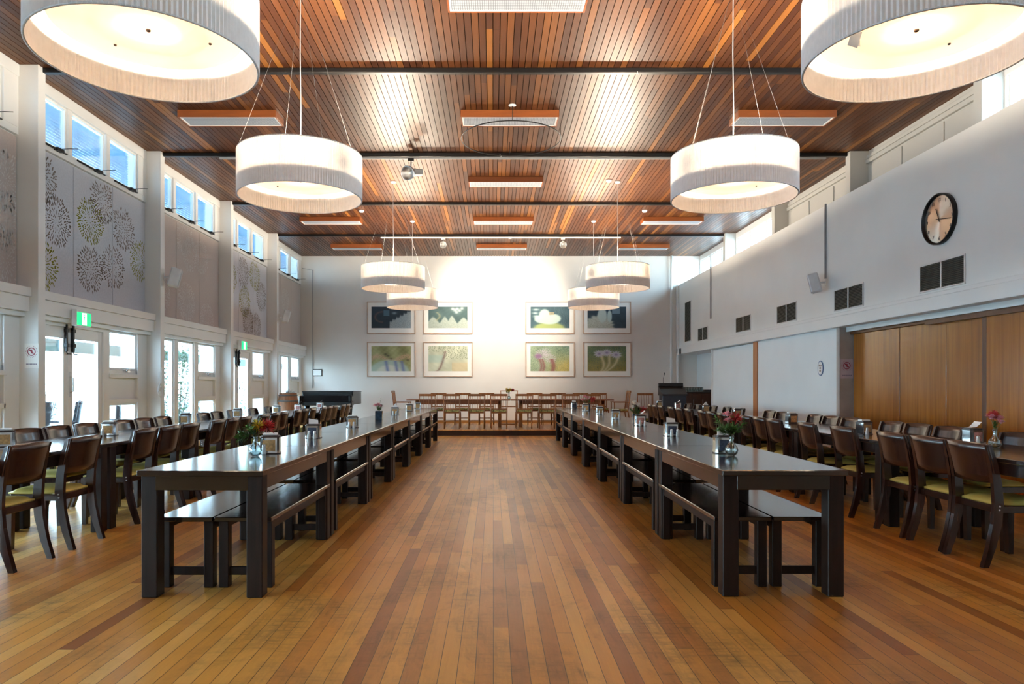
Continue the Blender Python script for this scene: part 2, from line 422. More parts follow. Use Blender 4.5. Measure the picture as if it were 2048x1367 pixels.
# left wall: columns, beam, bays
cols = [8.6+3.14*k for k in range(-3, 4)]
for k, d in enumerate(cols):
    struct(MB().bbox(-6.2, -5.54, d-.07, d+.07, 0, ZC, .004), 'wall_left_column', TRIM)
for k in range(-4, 4):
    y0 = cols[0]+3.14*(k+3)-3.14+.07 if k > -4 else YB
    pass
bays = []
edges = [YB-.07]+cols+[YF+.07]
for a, b_ in zip(edges[:-1], edges[1:]): bays.append((a+.07, b_-.07))
def burst(mb, cy, cz, R, mi, clip, X, rnd, dens=1.0):
    """dandelion-like burst of leaf strokes lying on a panel"""
    r = .035
    while r < R:
        n = int(2*PI*r/.030*dens) if r > .06 else 6
        ph = rnd.random()*6
        for k in range(max(5, n)):
            t = 2*PI*k/max(5, n)+ph+rnd.uniform(-.07, .07)
            rr = r+rnd.uniform(-.018, .018); L = .022+rnd.random()*.026+.016*r/R; wd = .0055+.005*r/R
            c, s_ = math.cos(t), math.sin(t)
            pts = []
            for (u, v) in ((0, 0), (.3, 1), (.65, .9), (1, 0), (.65, -.9), (.3, -1)):
                a = rr+u*L; b2 = v*wd
                pts.append((X, cy+a*c-b2*s_, cz+a*s_+b2*c))
            if rnd.random() > .12+.3*max(0, r/R-.75) and all(clip[0] < p[1] < clip[1] and clip[2] < p[2] < clip[3] for p in pts):
                mb.add(pts, [(0, 1, 2, 3, 4, 5)], mi)
        r += .036
def px2wall(px, py, X=XL+.02):
    D = X*1400/(px-986); return D, 1.25+(772-py)*D/1400
BURSTS = {4: [(86, 354, 1, .30), (115.6, 442, 1, .31), (88, 532, 0, .31), (184, 442, 0, .31), (208, 404, 1, .30), (183, 538, 1, .31), (249, 459, 1, .31), (229, 535, 1, .30), (283, 521, 0, .30)],
          6: [(463, 553, 0, .33), (488, 545, 1, .33), (511, 551, 0, .33), (524, 593, 1, .34), (491, 603, 0, .34), (498, 645, 1, .33), (514, 653, 1, .32)],
          5: [(326, 588, 2, .32), (371, 472, 2, .34), (382, 509, 2, .32), (375, 603, 2, .34), (416, 638, 2, .30), (405, 514, 2, .32)],
          3: [(12, 360, 2, .33), (10, 440, 2, .34), (15, 520, 2, .33)],
          7: [(553, 632, 2, .32), (572, 600, 2, .3)]}
wn = [0]
def pane(name, y0, y1, z0, z1, X, parent, fr=.035, th=.05):
    """sash: frame + glass"""
    f = MB()
    f.bbox(X-th/2, X+th/2, y0, y0+fr, z0, z1, .003).bbox(X-th/2, X+th/2, y1-fr, y1, z0, z1, .003)
    f.bbox(X-th/2, X+th/2, y0+fr, y1-fr, z0, z0+fr, .003).bbox(X-th/2, X+th/2, y0+fr, y1-fr, z1-fr, z1, .003)
    o = f.build(name, TRIM, parent)
    MB().box(X-.004, X+.004, y0+fr-.004, y1-fr+.004, z0+fr-.004, z1-fr+.004).build('pane', PANE, o)
    return o
def lower_sidelight(y0, y1, X, root):
    pane('upper_sash', y0, y1, 1.50, 2.10, X, root)
    MB().bbox(X-.03, X+.03, y0, y1, 1.44, 1.50, .003).build('latch_rail', STEEL, root)
    lt = MB(); ym = (y0+y1)/2+.1
    lt.tube([(X+.03, ym-.12, 1.50), (X+.07, ym, 1.515), (X+.03, ym+.12, 1.50)], .008, 6).bbox(X+.02, X+.07, ym-.04, ym+.04, 1.465, 1.50)
    lt.build('latch', CHROME, root)
    MB().bbox(X-.04, X+.07, y0-.03, y1+.03, 1.38, 1.44, .004).bbox(X-.03, X+.0, y0, y1, 1.05, 1.38, .003).bbox(X-.04, X+.05, y0-.03, y1+.03, .99, 1.05, .004).build('infill_panel', TRIM, root)
    pane('lower_sash', y0, y1, .18, .99, X, root)
    MB().bbox(X-.04, X+.04, y0, y1, 0, .18, .003).build('sill', TRIM, root)
    if True:
        return
for bi, (a, b_) in enumerate(bays):
    mid = bi % 2 == 0 and bi >= 2       # bays 4, 6 have doors
    L = b_-a
    off = b_-3.0                      # pattern is anchored to the far column
    # clerestory
    wn[0] += 1
    r = sroot('window_%d' % wn[0])
    X = XL-.03
    g = [off+.06, off+.86, off+.98, off+1.78, off+1.90, off+2.70] if L > 2 else None
    fr = MB()
    ys0 = [off+.0, off+.98-.06, off+1.9-.04]
    fr.bbox(X-.05, X+.06, a, b_, 5.02, ZC, .004)
    fr.bbox(X-.05, X+.05, a, b_, 4.31, 4.40, .004)
    y = a; segs = []
    if off > a-.2: starts = [off+.02, off+.95, off+1.90]
    else: starts = [off+.02, off+.95, off+1.90]
    for s0 in starts:
        fr.bbox(X-.05, X+.05, s0-.09, s0+.0, 4.40, 5.02, .003)
        segs.append((s0, s0+.84))
    fr.bbox(X-.05, X+.05, starts[2]+.84, b_, 4.40, 5.02, .003)
    fr.bbox(X-.05, X+.05, a, starts[0]-.05, 4.40, 5.02, .003) if starts[0]-.05 > a+.01 else None
    fr.build('window_frame', TRIM, r)
    for (s0, s1) in segs:
        if s1 <= a: continue
        sash = pane('sash', max(s0, a), s1, 4.40, 5.02, X, r, .03, .045)
        if bi >= 3:
            wd = MB(); ym = s1-.25
            wd.tube([(X+.06, s0+.1, 4.385), (X+.08, ym, 4.375), (X+.06, s1-.05, 4.385)], .012, 6).bbox(X+.04, X+.11, ym-.07, ym+.07, 4.36, 4.40)
            wd.tube([(X+.1, ym, 4.39), (X+.20, ym+.04, 4.41), (X+.30, ym+.05, 4.41)], .005, 5)
            wd.build('window_winder', DARK, r)
    if bi >= 2:
        sl = MB()
        for q in range(18): sl.add([(-6.10, a, 4.38+q*.042), (-6.10, b_, 4.38+q*.042), (-6.08, b_, 4.41+q*.042), (-6.08, a, 4.41+q*.042)], [(0, 1, 2, 3)])
        sl.build('sunshade_slats', M('pale blue grey slat', lin(140, 172, 196), .6), r)
    # fabric panels
    light = bi in (4, 6)
    pm = LGREY if light else TAN
    rnd = random.Random(bi)
    # wall behind the panels
    struct(MB().box(-6.0, XL-.03, a, b_, 2.3, 4.31), 'wall_left_panel', TRIM)
    pa = max(a, off-.2) if bi else a
    s0 = b_-2.98
    for q in range(3):
        p0 = max(a+.01, s0+q*.995); p1 = s0+(q+1)*.995-.012
        if q == 2: p1 = b_-.01
        t_ = empty('pinboard_panel', (XL, (p0+p1)/2, 2.45)) if False else None
        mb = MB().bbox(XL-.025, XL, p0, p1, 2.46, 4.29, .004)
        for (bx, by, kd, R) in BURSTS.get(bi, []):
            cy, cz = px2wall(bx, by)
            cy = min(max(cy, a), b_)
            burst(mb, cy, cz, R, kd+1, (p0, p1, 2.48, 4.27), XL+.0015, random.Random(int(bx*7+by)), .9)
        tone = 'pale grey' if light else 'taupe'
        where = {3: 'in the bay cut by the left picture edge', 4: 'above the near glass doors', 5: 'in the bay behind the left wall speaker', 6: 'above the far glass doors', 7: 'in the bay beside the piano'}.get(bi, 'in a bay beside the camera')
        ordn = ['left', 'middle', 'right'][q]
        deco = {4: ' with petal bursts', 6: ' with petal bursts', 5: ' with faint bursts', 3: ' with faint bursts'}.get(bi, '')
        if bi < 3:
            mb.build('wall_left_pinboard', [pm]); bpy.context.scene.collection.objects[-1]['kind'] = 'structure'
        else:
            ob = mb.build('fabric_panel', [pm, PET_G, PET_T, PET_W])
            tag(ob, '%s %s wall panel%s, %s' % (ordn, tone, deco, where), 'wall panel', 'fabric panels along the left wall')
    # beam over openings
    bm_ = MB().bbox(-5.9, -5.62, a, b_, 2.34, 2.45, .005).bbox(-5.9, -5.645, a, b_, 2.16, 2.34, .004).bbox(-5.88, -5.70, a, b_, 2.10, 2.16, .003)
    struct(bm_, 'wall_left_beam', TRIM)
    # lower openings
    X = XL-.02
    if bi in (0,) :
        struct(MB().box(-5.95, XL, a, b_, 0, 2.12), 'wall_left_infill', TRIM); continue
    wn[0] += 1
    if bi in (2, 4, 6):
        r = sroot('door_%d' % (bi//2))
        s = off
        MB().bbox(X-.06, X+.05, s+0, s+.05, 0, 2.10, .003).bbox(X-.06, X+.05, s+1.70, s+1.86, 0, 2.10, .003).bbox(X-.06, X+.05, s+2.70, b_, 0, 2.10, .003).bbox(X-.06, X+.05, s+.05, s+1.7, 2.05, 2.10, .003).build('door_frame', TRIM, r)
        for (l0, l1) in ((s+.05, s+.872), (s+.878, s+1.70)):
            lf = MB().bbox(X-.025, X+.025, l0, l0+.10, .01, 2.05, .003).bbox(X-.025, X+.025, l1-.10, l1, .01, 2.05, .003)
            lf.bbox(X-.025, X+.025, l0+.1, l1-.1, .01, .22, .003).bbox(X-.025, X+.025, l0+.1, l1-.1, 1.90, 2.05, .003)
            lo = lf.build('door_leaf', TRIM, r)
            MB().box(X-.004, X+.004, l0+.096, l1-.096, .216, 1.905).build('pane', PANE, lo)
        for yy in (s+.80, s+.95):
            h = MB().bbox(X+.03, X+.065, yy-.018, yy+.018, 1.72, 2.09, .004).bbox(X+.03, X+.075, yy-.03, yy+.03, 1.98, 2.03).bbox(X+.03, X+.075, yy-.03, yy+.03, 1.78, 1.83)
            h.tube([(X+.05, yy, 1.72), (X+.05, yy+.02, 1.69), (X+.05, yy+.1, 1.69)], .008, 6)
            h.build('door_bolt', DARK, r)
        MB().tube([(X+.025, s+.92, 1.16), (X+.07, s+.92, 1.18), (X+.07, s+.92, 1.36), (X+.025, s+.92, 1.38)], .010, 8).bbox(X+.02, X+.03, s+.895, s+.945, 1.10, 1.44).build('door_handle', STEEL, r)
        lower_sidelight(s+1.88, s+2.70, X, r)
    else:
        r = sroot('window_%d' % wn[0])
        s = off
        MB().bbox(X-.05, X+.05, a, s+.04, 0, 2.10, .003).bbox(X-.06, X+.05, s+.87, s+1.03, 0, 2.10, .003).bbox(X-.06, X+.05, s+1.72, s+1.90, 0, 2.10, .003).bbox(X-.05, X+.05, s+2.73, b_, 0, 2.10, .003).bbox(X-.05, X+.05, s+.04, s+.87, 0, .18, .003).bbox(X-.05, X+.05, s+1.03, s+1.72, 0, .18, .003).build('window_frame', TRIM, r)
        pane('fixed_light', s+.04, s+.87, .18, 2.10, X, r); pane('fixed_light', s+1.03, s+1.72, .18, 2.10, X, r)
        lower_sidelight(s+1.90, s+2.73, X, r)
# small strip wall above clerestory handled by frames; right wall
# bulkhead
struct(MB().box(5.58, 6.5, YB, YF, 2.42, 4.28), 'wall_right_bulkhead', BULK)
struct(MB().bbox(5.545, 5.80, YB, YF, 2.375, 2.43, .005).bbox(5.52, 6.5, YB, YF, 2.20, 2.375, .006), 'wall_right_beam', TRIM)
struct(MB().box(5.62, 6.5, 11.36, 14.85, 0, 2.2), 'wall_right', SLIDE)
struct(MB().bbox(5.585, 5.62, 11.33, 11.39, 0, 2.2, .004).bbox(5.59, 5.86, 11.30, 11.36, 0, 2.2, .004), 'wall_right_post', M('greige post paint', lin(170, 158, 150), .4))
struct(MB().box(6.15, 6.5, 18.06, YF, 0, 2.2), 'wall_right_alcove', SLIDE)
r = sroot('door_8'); MB().bbox(5.67, 5.71, 15.08, 18.02, .0, 2.18, .004).build('door_leaf', SLIDE, r)
MB().bbox(5.64, 5.75, 18.02, 18.10, .0, 2.2, .004).build('door_edge', TRIM, r)
struct(MB().bbox(5.60, 5.76, 14.86, 15.08, 0, 2.2, .004), 'trim_20', grain('warm jamb timber', lin(170, 108, 62), lin(190, 126, 78), .4, 'z', 9))
struct(MB().box(5.76, 6.5, 14.85, 18.06, 0, 2.2), 'wall_right_recess', SLIDE)
# timber sliding doors
doors = [(9.98+.01, 11.26, 5.80), (8.96, 9.98, 5.80), (8.20, 8.96, 5.80), (6.6, 8.20, 5.76), (5.0, 6.59, 5.80)]
dn = 10
for (y0, y1, X) in doors:
    struct(MB().bbox(X, X+.04, y0+.003, y1-.003, .02, 2.085, .003), 'door_%d' % dn, VENEER); dn += 1
struct(MB().bbox(5.755, 5.765, 8.17, 8.24, .02, 2.085, .003), 'trim_21', grain('dark door stile', lin(84, 46, 18), lin(104, 60, 26), .3, 'z', 9))
struct(MB().bbox(5.73, 5.86, 5.0, 9.3, 2.06, 2.125, .004).bbox(5.76, 5.86, 9.3, 11.3, 2.085, 2.125, .004), 'trim_22', MATS['dark door stile'])
struct(MB().bbox(5.70, 5.90, 5.0, 11.3, 2.125, 2.2, .004), 'trim_23', TRIM)
struct(MB().box(5.86, 6.5, 5.0, 11.3, 0, 2.2), 'wall_right_timber_backing', M('painted gap shade', lin(40, 26, 16), .8))  # dark colour stands in for shade in the gaps round the door leaves
struct(MB().box(5.75, 6.5, YB, 5.0, 0, 2.2), 'wall_right_near', BULK)
# right clerestory
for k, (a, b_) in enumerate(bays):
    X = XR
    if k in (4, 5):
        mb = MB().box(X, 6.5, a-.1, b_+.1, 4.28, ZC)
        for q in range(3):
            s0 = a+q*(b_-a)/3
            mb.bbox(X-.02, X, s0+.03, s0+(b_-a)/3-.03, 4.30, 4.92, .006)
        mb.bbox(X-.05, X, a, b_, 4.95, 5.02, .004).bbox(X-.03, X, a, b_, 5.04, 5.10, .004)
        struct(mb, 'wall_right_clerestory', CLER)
    else:
        r = sroot('window_%d' % (20+k))
        f = MB().bbox(X-.03, X+.08, a-.08, b_+.08, 5.02, ZC, .004).bbox(X-.03, X+.08, a-.08, b_+.08, 4.26, 4.34, .004)
        n = 3; L = (b_-a)/n
        for q in range(n+1): f.bbox(X-.03, X+.08, a+q*L-.04, a+q*L+.04, 4.34, 5.02, .003)
        f.build('window_frame', TRIM, r)
        for q in range(n): pane('sash', a+q*L+.04, a+(q+1)*L-.04, 4.34, 5.02, X+.02, r, .03, .04)
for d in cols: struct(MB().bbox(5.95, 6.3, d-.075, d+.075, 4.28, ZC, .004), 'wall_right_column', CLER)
# outer pipes and corner
struct(MB().tube([(5.36, 21.04, .15), (5.36, 21.04, ZC)], .03, 10), 'trim_24', TRIM)
struct(MB().tube([(-5.43, 21.07, 1.2), (-5.43, 21.07, 4.75), (-5.75, 21.07, 4.8)], .01, 6), 'trim_25', GREYP)
struct(MB().bbox(5.52, 5.58, 20.98, 21.1, 0.14, 4.28, .01), 'trim_26', TRIM)
for n_, (d, z0, z1) in enumerate(((11.72, 3.05, 4.30), (17.9, 2.98, 4.30))):
    struct(MB().bbox(5.55, 5.58, d-.015, d+.015, z0, z1, .003), 'trim_%d' % (27+n_), GREYP)

# ------------------------------------------------------------------ outside the windows
struct(MB().box(-40, -6.2, -20, 60, -.35, -.05), 'ground', DECKG)
tag(MB().bbox(-9.1, -9.0, -4, 30, 1.97, 2.22, .01).build('awning_fascia', AWN), 'grey green awning edge beyond the terrace, seen through the glass doors', 'awning')
for n_, (d) in enumerate((6.5, 12.6, 19.5)):
    o = MB().bbox(-8.98, -8.86, d, d+.12, -.05, 2.3, .01).build('terrace_post', TRIM)
    tag(o, ['white terrace post outside the near window bay', 'white terrace post outside beyond the near glass doors', 'white terrace post outside, farthest along the terrace'][n_], 'post', 'terrace posts outside')
def outdoor_chair():
    r = empty('outdoor_chair', (0, 0, 0), label='x', cat='outdoor chair', group='dark slatted chairs on the terrace')
    lg = []
    for sx_ in (-.25, .25):
        MB().prism([(-.24, 0), (-.18, 0), (-.28, .45), (-.36, 1.02), (-.41, 1.02), (-.33, .45)], sx_-.02, sx_+.02, 'x').build('rear_leg', OUTW, r)
        MB().bbox(sx_-.025, sx_+.025, .2, .25, 0, .66, .004).build('front_leg', OUTW, r)
        MB().bbox(sx_-.035, sx_+.035, -.33, .28, .66, .685, .004).build('armrest', OUTW, r)
    sb = MB()
    for k in range(6): sb.bbox(-.25, .25, -.28+k*.088, -.28+k*.088+.07, .42, .445, .003)
    sb.build('seat', OUTW, r)
    bk = MB()
    m = Matrix.Translation((0, -.33, .45)) @ Matrix.Rotation(math.radians(8), 4, 'X')
    for k in range(5): bk.bbox(-.23+k*.1, -.17+k*.1, -.01, .01, 0, .56, .003, mat=m)
    bk.bbox(-.25, .25, -.015, .015, .52, .6, .004, mat=m)
    bk.build('backrest', OUTW, r)
    return r
oc = Kind(outdoor_chair())
for (x, y, rz, lb) in ((-7.72, 12.3, 2.2, 'dark slatted outdoor chair seen upright through the right leaf of the near glass doors'),
                       (-7.6, 11.2, 1.2, 'dark slatted outdoor chair behind the left leaf of the near glass doors'),
                       (-7.1, 13.5, .8, 'dark slatted outdoor chair behind the sidelight of the near glass doors'),
                       (-6.9, 16.4, 2.4, 'dark slatted outdoor chair seen low through the window bay with the shrub')):
    oc.put((x, y, -.05), rz, lb)
ot = empty('outdoor_table', (-8.75, 11.7, -.05), label='dark slatted terrace table outside the near glass doors', cat='outdoor table')
tb = MB()
for k in range(8): tb.bbox(-.4+k*.1, -.31+k*.1, -.7, .7, .70, .73, .003)
tb.build('tabletop', OUTW, ot)
for sx_ in (-.34, .34):
    for sy_ in (-.6, .6): MB().bbox(sx_-.03, sx_+.03, sy_-.03, sy_+.03, 0, .70, .004).build('leg', OUTW, ot)
def shrub(name, loc, R, H, n, seed, label, mat_, sparse=False):
    rnd = random.Random(seed); r = empty(name, loc, label=label, cat='shrub')
    s = MB()
    for k in range(9):
        a = rnd.random()*6.28; q = R*.6*rnd.random()
        s.tube([(0, 0, 0), (q*.4*math.cos(a), q*.4*math.sin(a), H*.4), (q*math.cos(a), q*math.sin(a), H*.92)], [.02, .012, .005], 5)
        for j in range(5):
            b2 = rnd.random()*6.28; z_ = H*(.4+.1*j)
            s.tube([(q*.6*math.cos(a), q*.6*math.sin(a), z_), (q*.6*math.cos(a)+.3*R*math.cos(b2), q*.6*math.sin(a)+.3*R*math.sin(b2), z_+.18)], [.007, .003], 4)
    s.build('branches', M('twig brown', lin(84, 70, 60), .8), r)
    f = MB()
    for k in range(n):
        a = rnd.random()*6.28; u = rnd.random(); z_ = H*(.12+.9*u); q = R*math.sqrt(rnd.random())*(1-.6*abs(u-.45))
        c = Vector((q*math.cos(a), q*math.sin(a), z_)); L = .07+.05*rnd.random()
        m = Matrix.Translation(c) @ Matrix.Rotation(rnd.random()*6.28, 4, 'Z') @ Matrix.Rotation(rnd.uniform(-1, 1), 4, 'X')
        f.add([(0, 0, 0), (L*.3, L*.5, .01), (0, L, 0), (-L*.3, L*.5, .01)], [(0, 1, 2, 3)], 0, False, m)
    f.build('foliage', mat_, r)
shrub('garden_shrub', (-8.2, 18.2, -.05), .95, 2.3, 2600, 1, 'leafy green shrub outside the middle window bay', M('shrub leaf', lin(40, 92, 58), .6, var=.3))
shrub('garden_shrub', (-9.4, 14.6, -.05), .7, 1.35, 160, 2, 'nearly bare twiggy shrub seen through the left leaf of the near glass doors', M('dull leaf', lin(120, 120, 90), .6))
shrub('garden_shrub', (-8.3, 24.2, -.05), .8, 1.5, 900, 3, 'sparse low shrub seen through the far glass doors', MATS['shrub leaf'])

# ------------------------------------------------------------------ dining tables and benches
def dining_table(L, Wd, label, cat='table', group=None):
    r = empty('dining_table', (0, 0, 0), label=label, cat=cat, group=group)
    MB().bbox(-Wd/2, Wd/2, .003, L-.003, .722, .755, .004).build('tabletop', TABLE, r)
    ap = MB(); lw = .095; e = .012
    ap.bbox(-Wd/2+lw, Wd/2-lw, e+.02, e+.045, .635, .722, .003).bbox(-Wd/2+lw, Wd/2-lw, L-e-.045, L-e-.02, .635, .722, .003)
    ap.bbox(-Wd/2+e+.004, -Wd/2+e+.03, lw, L-lw, .635, .722, .003).bbox(Wd/2-e-.03, Wd/2-e-.004, lw, L-lw, .635, .722, .003)
    ap.build('apron', TABLE, r)
    for sx_ in (-1, 1):
        for y0 in (e+.022, L-e-lw):
            x0 = sx_*(Wd/2-e)-(lw if sx_ > 0 else 0)
            MB().bbox(x0, x0+lw, y0, y0+lw, 0, .722, .005).build('leg', TLEG, r)
    return r
def bench(L=1.50, Wd=.355):
    r = empty('bench', (0, 0, 0), label='x', cat='bench', group='backless benches under the inner tables')
    MB().bbox(-Wd/2, Wd/2, 0, L, .418, .445, .004).build('seat', TABLE, r)
    lw = .06
    for y0 in (.045, L-.045-lw):
        for x0 in (-Wd/2+.012, Wd/2-.012-lw): MB().bbox(x0, x0+lw, y0, y0+lw, 0, .418, .004).build('leg', TLEG, r)
        MB().bbox(-Wd/2+.07, Wd/2-.07, y0+.018, y0+.042, .075, .125, .003).build('stretcher', TLEG, r)
    MB().bbox(-Wd/2+.02, -Wd/2+.04, .1, L-.1, .36, .418, .003).bbox(Wd/2-.04, Wd/2-.02, .1, L-.1, .36, .418, .003).build('side_rail', TLEG, r)
    return r
def rowx(x0, D): return x0+.0071*D
TL = 1.715; SK = -math.atan(.0071)
inner = Kind(dining_table(TL, .742, 'x', 'table', 'dark dining tables end to end')); bk_ = Kind(bench())
for side, xc, nm in ((-1, -1.75, 'left'), (1, 1.695, 'right')):
    for k in range(7):
        D = 4.10+k*TL+(.02 if side > 0 else 0)
        inner.put((rowx(xc, D), D, 0), SK, 'dark table, %s from the camera in the %s inner row with benches' % (ORD[k].replace(' nearest', '').replace('nearest', 'first'), nm))
        for q, (dx, wh) in enumerate(((-.182, 'left'), (.182, 'right'))):
            yb = D+.20
            bk_.put((rowx(xc, yb)+dx, yb, 0), SK, 'dark backless bench, %s one under the %s table of the %s inner row' % (wh, ORD[k], nm))
lside = Kind(dining_table(1.74, .88, 'x', 'table', 'dark dining tables end to end'))
rside = Kind(dining_table(1.88, .88, 'x', 'table', 'dark dining tables end to end'))
for k in range(7):
    lside.put((-3.775, 4.35+1.74*k, 0), 0, 'dark table, %s from the camera in the outer row by the window wall' % ORD[k].replace(' nearest', '').replace('nearest', 'first'))
for k in range(7):
    rside.put((3.945, 4.44+1.88*k, 0), 0, 'dark table, %s from the camera in the outer row by the clock wall' % ORD[k].replace(' nearest', '').replace('nearest', 'first'))

# ------------------------------------------------------------------ dining chairs (local +y is forward)
def dining_chair():
    r = empty('dining_chair', (0, 0, 0), label='x', cat='chair', group='dark wooden dining chairs with olive seats')
    hw = .200
    # rear posts sweep: sabre legs running up into the back
    prof = [(-.31, 0), (-.265, .14), (-.228, .30), (-.215, .44), (-.225, .58), (-.252, .72), (-.285, .845)]
    for s_ in (-1, 1):
        mb = MB(); n = len(prof); vs = []
        for i, (y, z) in enumerate(prof):
            t = i/(n-1); hwid = .019-.004*t; dp = .020+.012*math.sin(PI*min(1, z/.85))
            xo = s_*hw
            vs += [(xo-hwid, y-dp, z), (xo+hwid, y-dp, z), (xo+hwid, y+dp, z), (xo-hwid, y+dp, z)]
        fs = [(0, 3, 2, 1), tuple(4*(n-1)+q for q in range(4))]
        for i in range(n-1):
            for q in range(4): fs.append((4*i+q, 4*i+(q+1) % 4, 4*i+4+(q+1) % 4, 4*i+4+q))
        mb.add(vs, fs, 0, False)
        mb.build('rear_leg', CHAIRW, r)
        MB().add([(s_*hw-.02, .15, 0), (s_*hw+.02, .15, 0), (s_*hw+.02, .185, 0), (s_*hw-.02, .185, 0),
                  (s_*hw-.024, .14, .42), (s_*hw+.024, .14, .42), (s_*hw+.024, .19, .42), (s_*hw-.024, .19, .42)],
                 [(0, 3, 2, 1), (4, 5, 6, 7), (0, 1, 5, 4), (1, 2, 6, 5), (2, 3, 7, 6), (3, 0, 4, 7)]).build('front_leg', CHAIRW, r)
        MB().tube([(s_*(hw+.018), -.215, .425), (s_*(hw+.024), -.215, .425)], .006, 6).tube([(s_*(hw+.018), -.218, .40), (s_*(hw+.024), -.218, .40)], .006, 6).build('bolt', STEEL, r)
    # curved back panel wraps between the posts
    mb = MB(); nx, nz = 12, 6; vs = []
    for side in (0, 1):
        for j in range(nz+1):
            z = .585+(.85-.585)*j/nz; yb = np.interp(z, [p[1] for p in prof], [p[0] for p in prof])
            for i in range(nx+1):
                u = i/nx*2-1; x = u*(hw+.016)
                y = yb-.016-.032*(1-u*u)+(.016 if side else 0)
                zz = z+(.010*(1-u*u) if j == nz else 0)-(.01*(1-u*u) if j == 0 else 0)
                vs.append((x, y, zz))
    K = (nx+1)*(nz+1); fs = []
    for j in range(nz):
        for i in range(nx):
            a = j*(nx+1)+i; fs.append((a, a+1, a+nx+2, a+nx+1)); fs.append((K+a, K+a+nx+1, K+a+nx+2, K+a+1))
    for i in range(nx):
        fs.append((i, K+i, K+i+1, i+1)); a = nz*(nx+1)+i; fs.append((a, a+1, K+a+1, K+a))
    for j in range(nz):
        a = j*(nx+1); fs.append((a, a+nx+1, K+a+nx+1, K+a)); a += nx; fs.append((a, K+a, K+a+nx+1, a+nx+1))
    mb.add(vs, fs, 0, True)
    bo = mb.build('backrest', CHAIRW, r)
    fr = MB().bbox(-hw+.01, hw-.01, .15, .18, .375, .425, .004).bbox(-hw+.01, hw-.01, -.225, -.20, .375, .425, .004)
    fr.bbox(-hw-.012, -hw+.012, -.21, .16, .375, .425, .004).bbox(hw-.012, hw+.012, -.21, .16, .375, .425, .004)
    fr.build('seat_frame', CHAIRW, r)
    # padded seat
    sp = MB(); nx = 10; ny = 8; vs = []
    for j in range(ny+1):
        for i in range(nx+1):
            u = i/nx*2-1; v = j/ny*2-1
            cx = u*math.sqrt(1-.10*v*v)*(.200+.012*v); cy = -.01+v*math.sqrt(1-.10*u*u)*.205
            h = .468-.030*max(abs(u), abs(v))**6
            vs.append((cx, cy, h))
    fs = [(j*(nx+1)+i, j*(nx+1)+i+1, (j+1)*(nx+1)+i+1, (j+1)*(nx+1)+i) for j in range(ny) for i in range(nx)]
    ring = [i for i in range(nx+1)]+[j*(nx+1)+nx for j in range(1, ny+1)]+[ny*(nx+1)+i for i in range(nx-1, -1, -1)]+[j*(nx+1) for j in range(ny-1, 0, -1)]
    b0 = len(vs); vs += [(vs[q][0], vs[q][1], .426) for q in ring]
    for q in range(len(ring)): q2 = (q+1) % len(ring); fs.append((ring[q], b0+q, b0+q2, ring[q2]))
    fs.append(tuple(range(b0, b0+len(ring)))[::-1])
    sp.add(vs, fs, 0, True); sp.build('seat', SEAT, r)
    return r
dc = Kind(dining_chair()); crn = random.Random(3)
def put_chairs(xo, rz, ds, phrase):
    for k, d in enumerate(ds):
        j = crn.uniform(-.03, .03)
        dc.put((xo+crn.uniform(-.012, .012), d, 0), rz+j, 'dark olive-seated chair, %s on the %s' % (ORD[k], phrase))
put_chairs(-3.53, PI/2, [4.9, 5.56, 6.56, 7.03, 7.52, 8.27, 8.73, 9.19, 9.92, 10.42, 10.91, 11.64, 12.13, 12.62, 13.40, 13.87, 14.35, 15.1, 15.7], 'aisle side of the window-wall row')
put_chairs(-4.05, -PI/2, [6.5, 6.97, 7.46, 8.21, 8.68, 9.16, 10.45, 10.95, 11.66, 12.6, 13.5], 'glass side of the window-wall row')
put_chairs(3.70, -PI/2, [5.03, 5.5, 5.97, 6.87, 7.64, 8.5, 9.0, 9.48, 10.4, 10.95, 11.46, 12.28, 12.8, 13.4, 14.25, 14.75, 15.25, 17.0], 'aisle side of the clock-wall row')
put_chairs(4.20, PI/2, [5.94, 6.87, 7.38, 7.86, 8.74, 9.28, 9.74, 10.8, 11.3, 12.7, 13.4, 14.2, 15.35, 16.05], 'wall side of the clock-wall row')

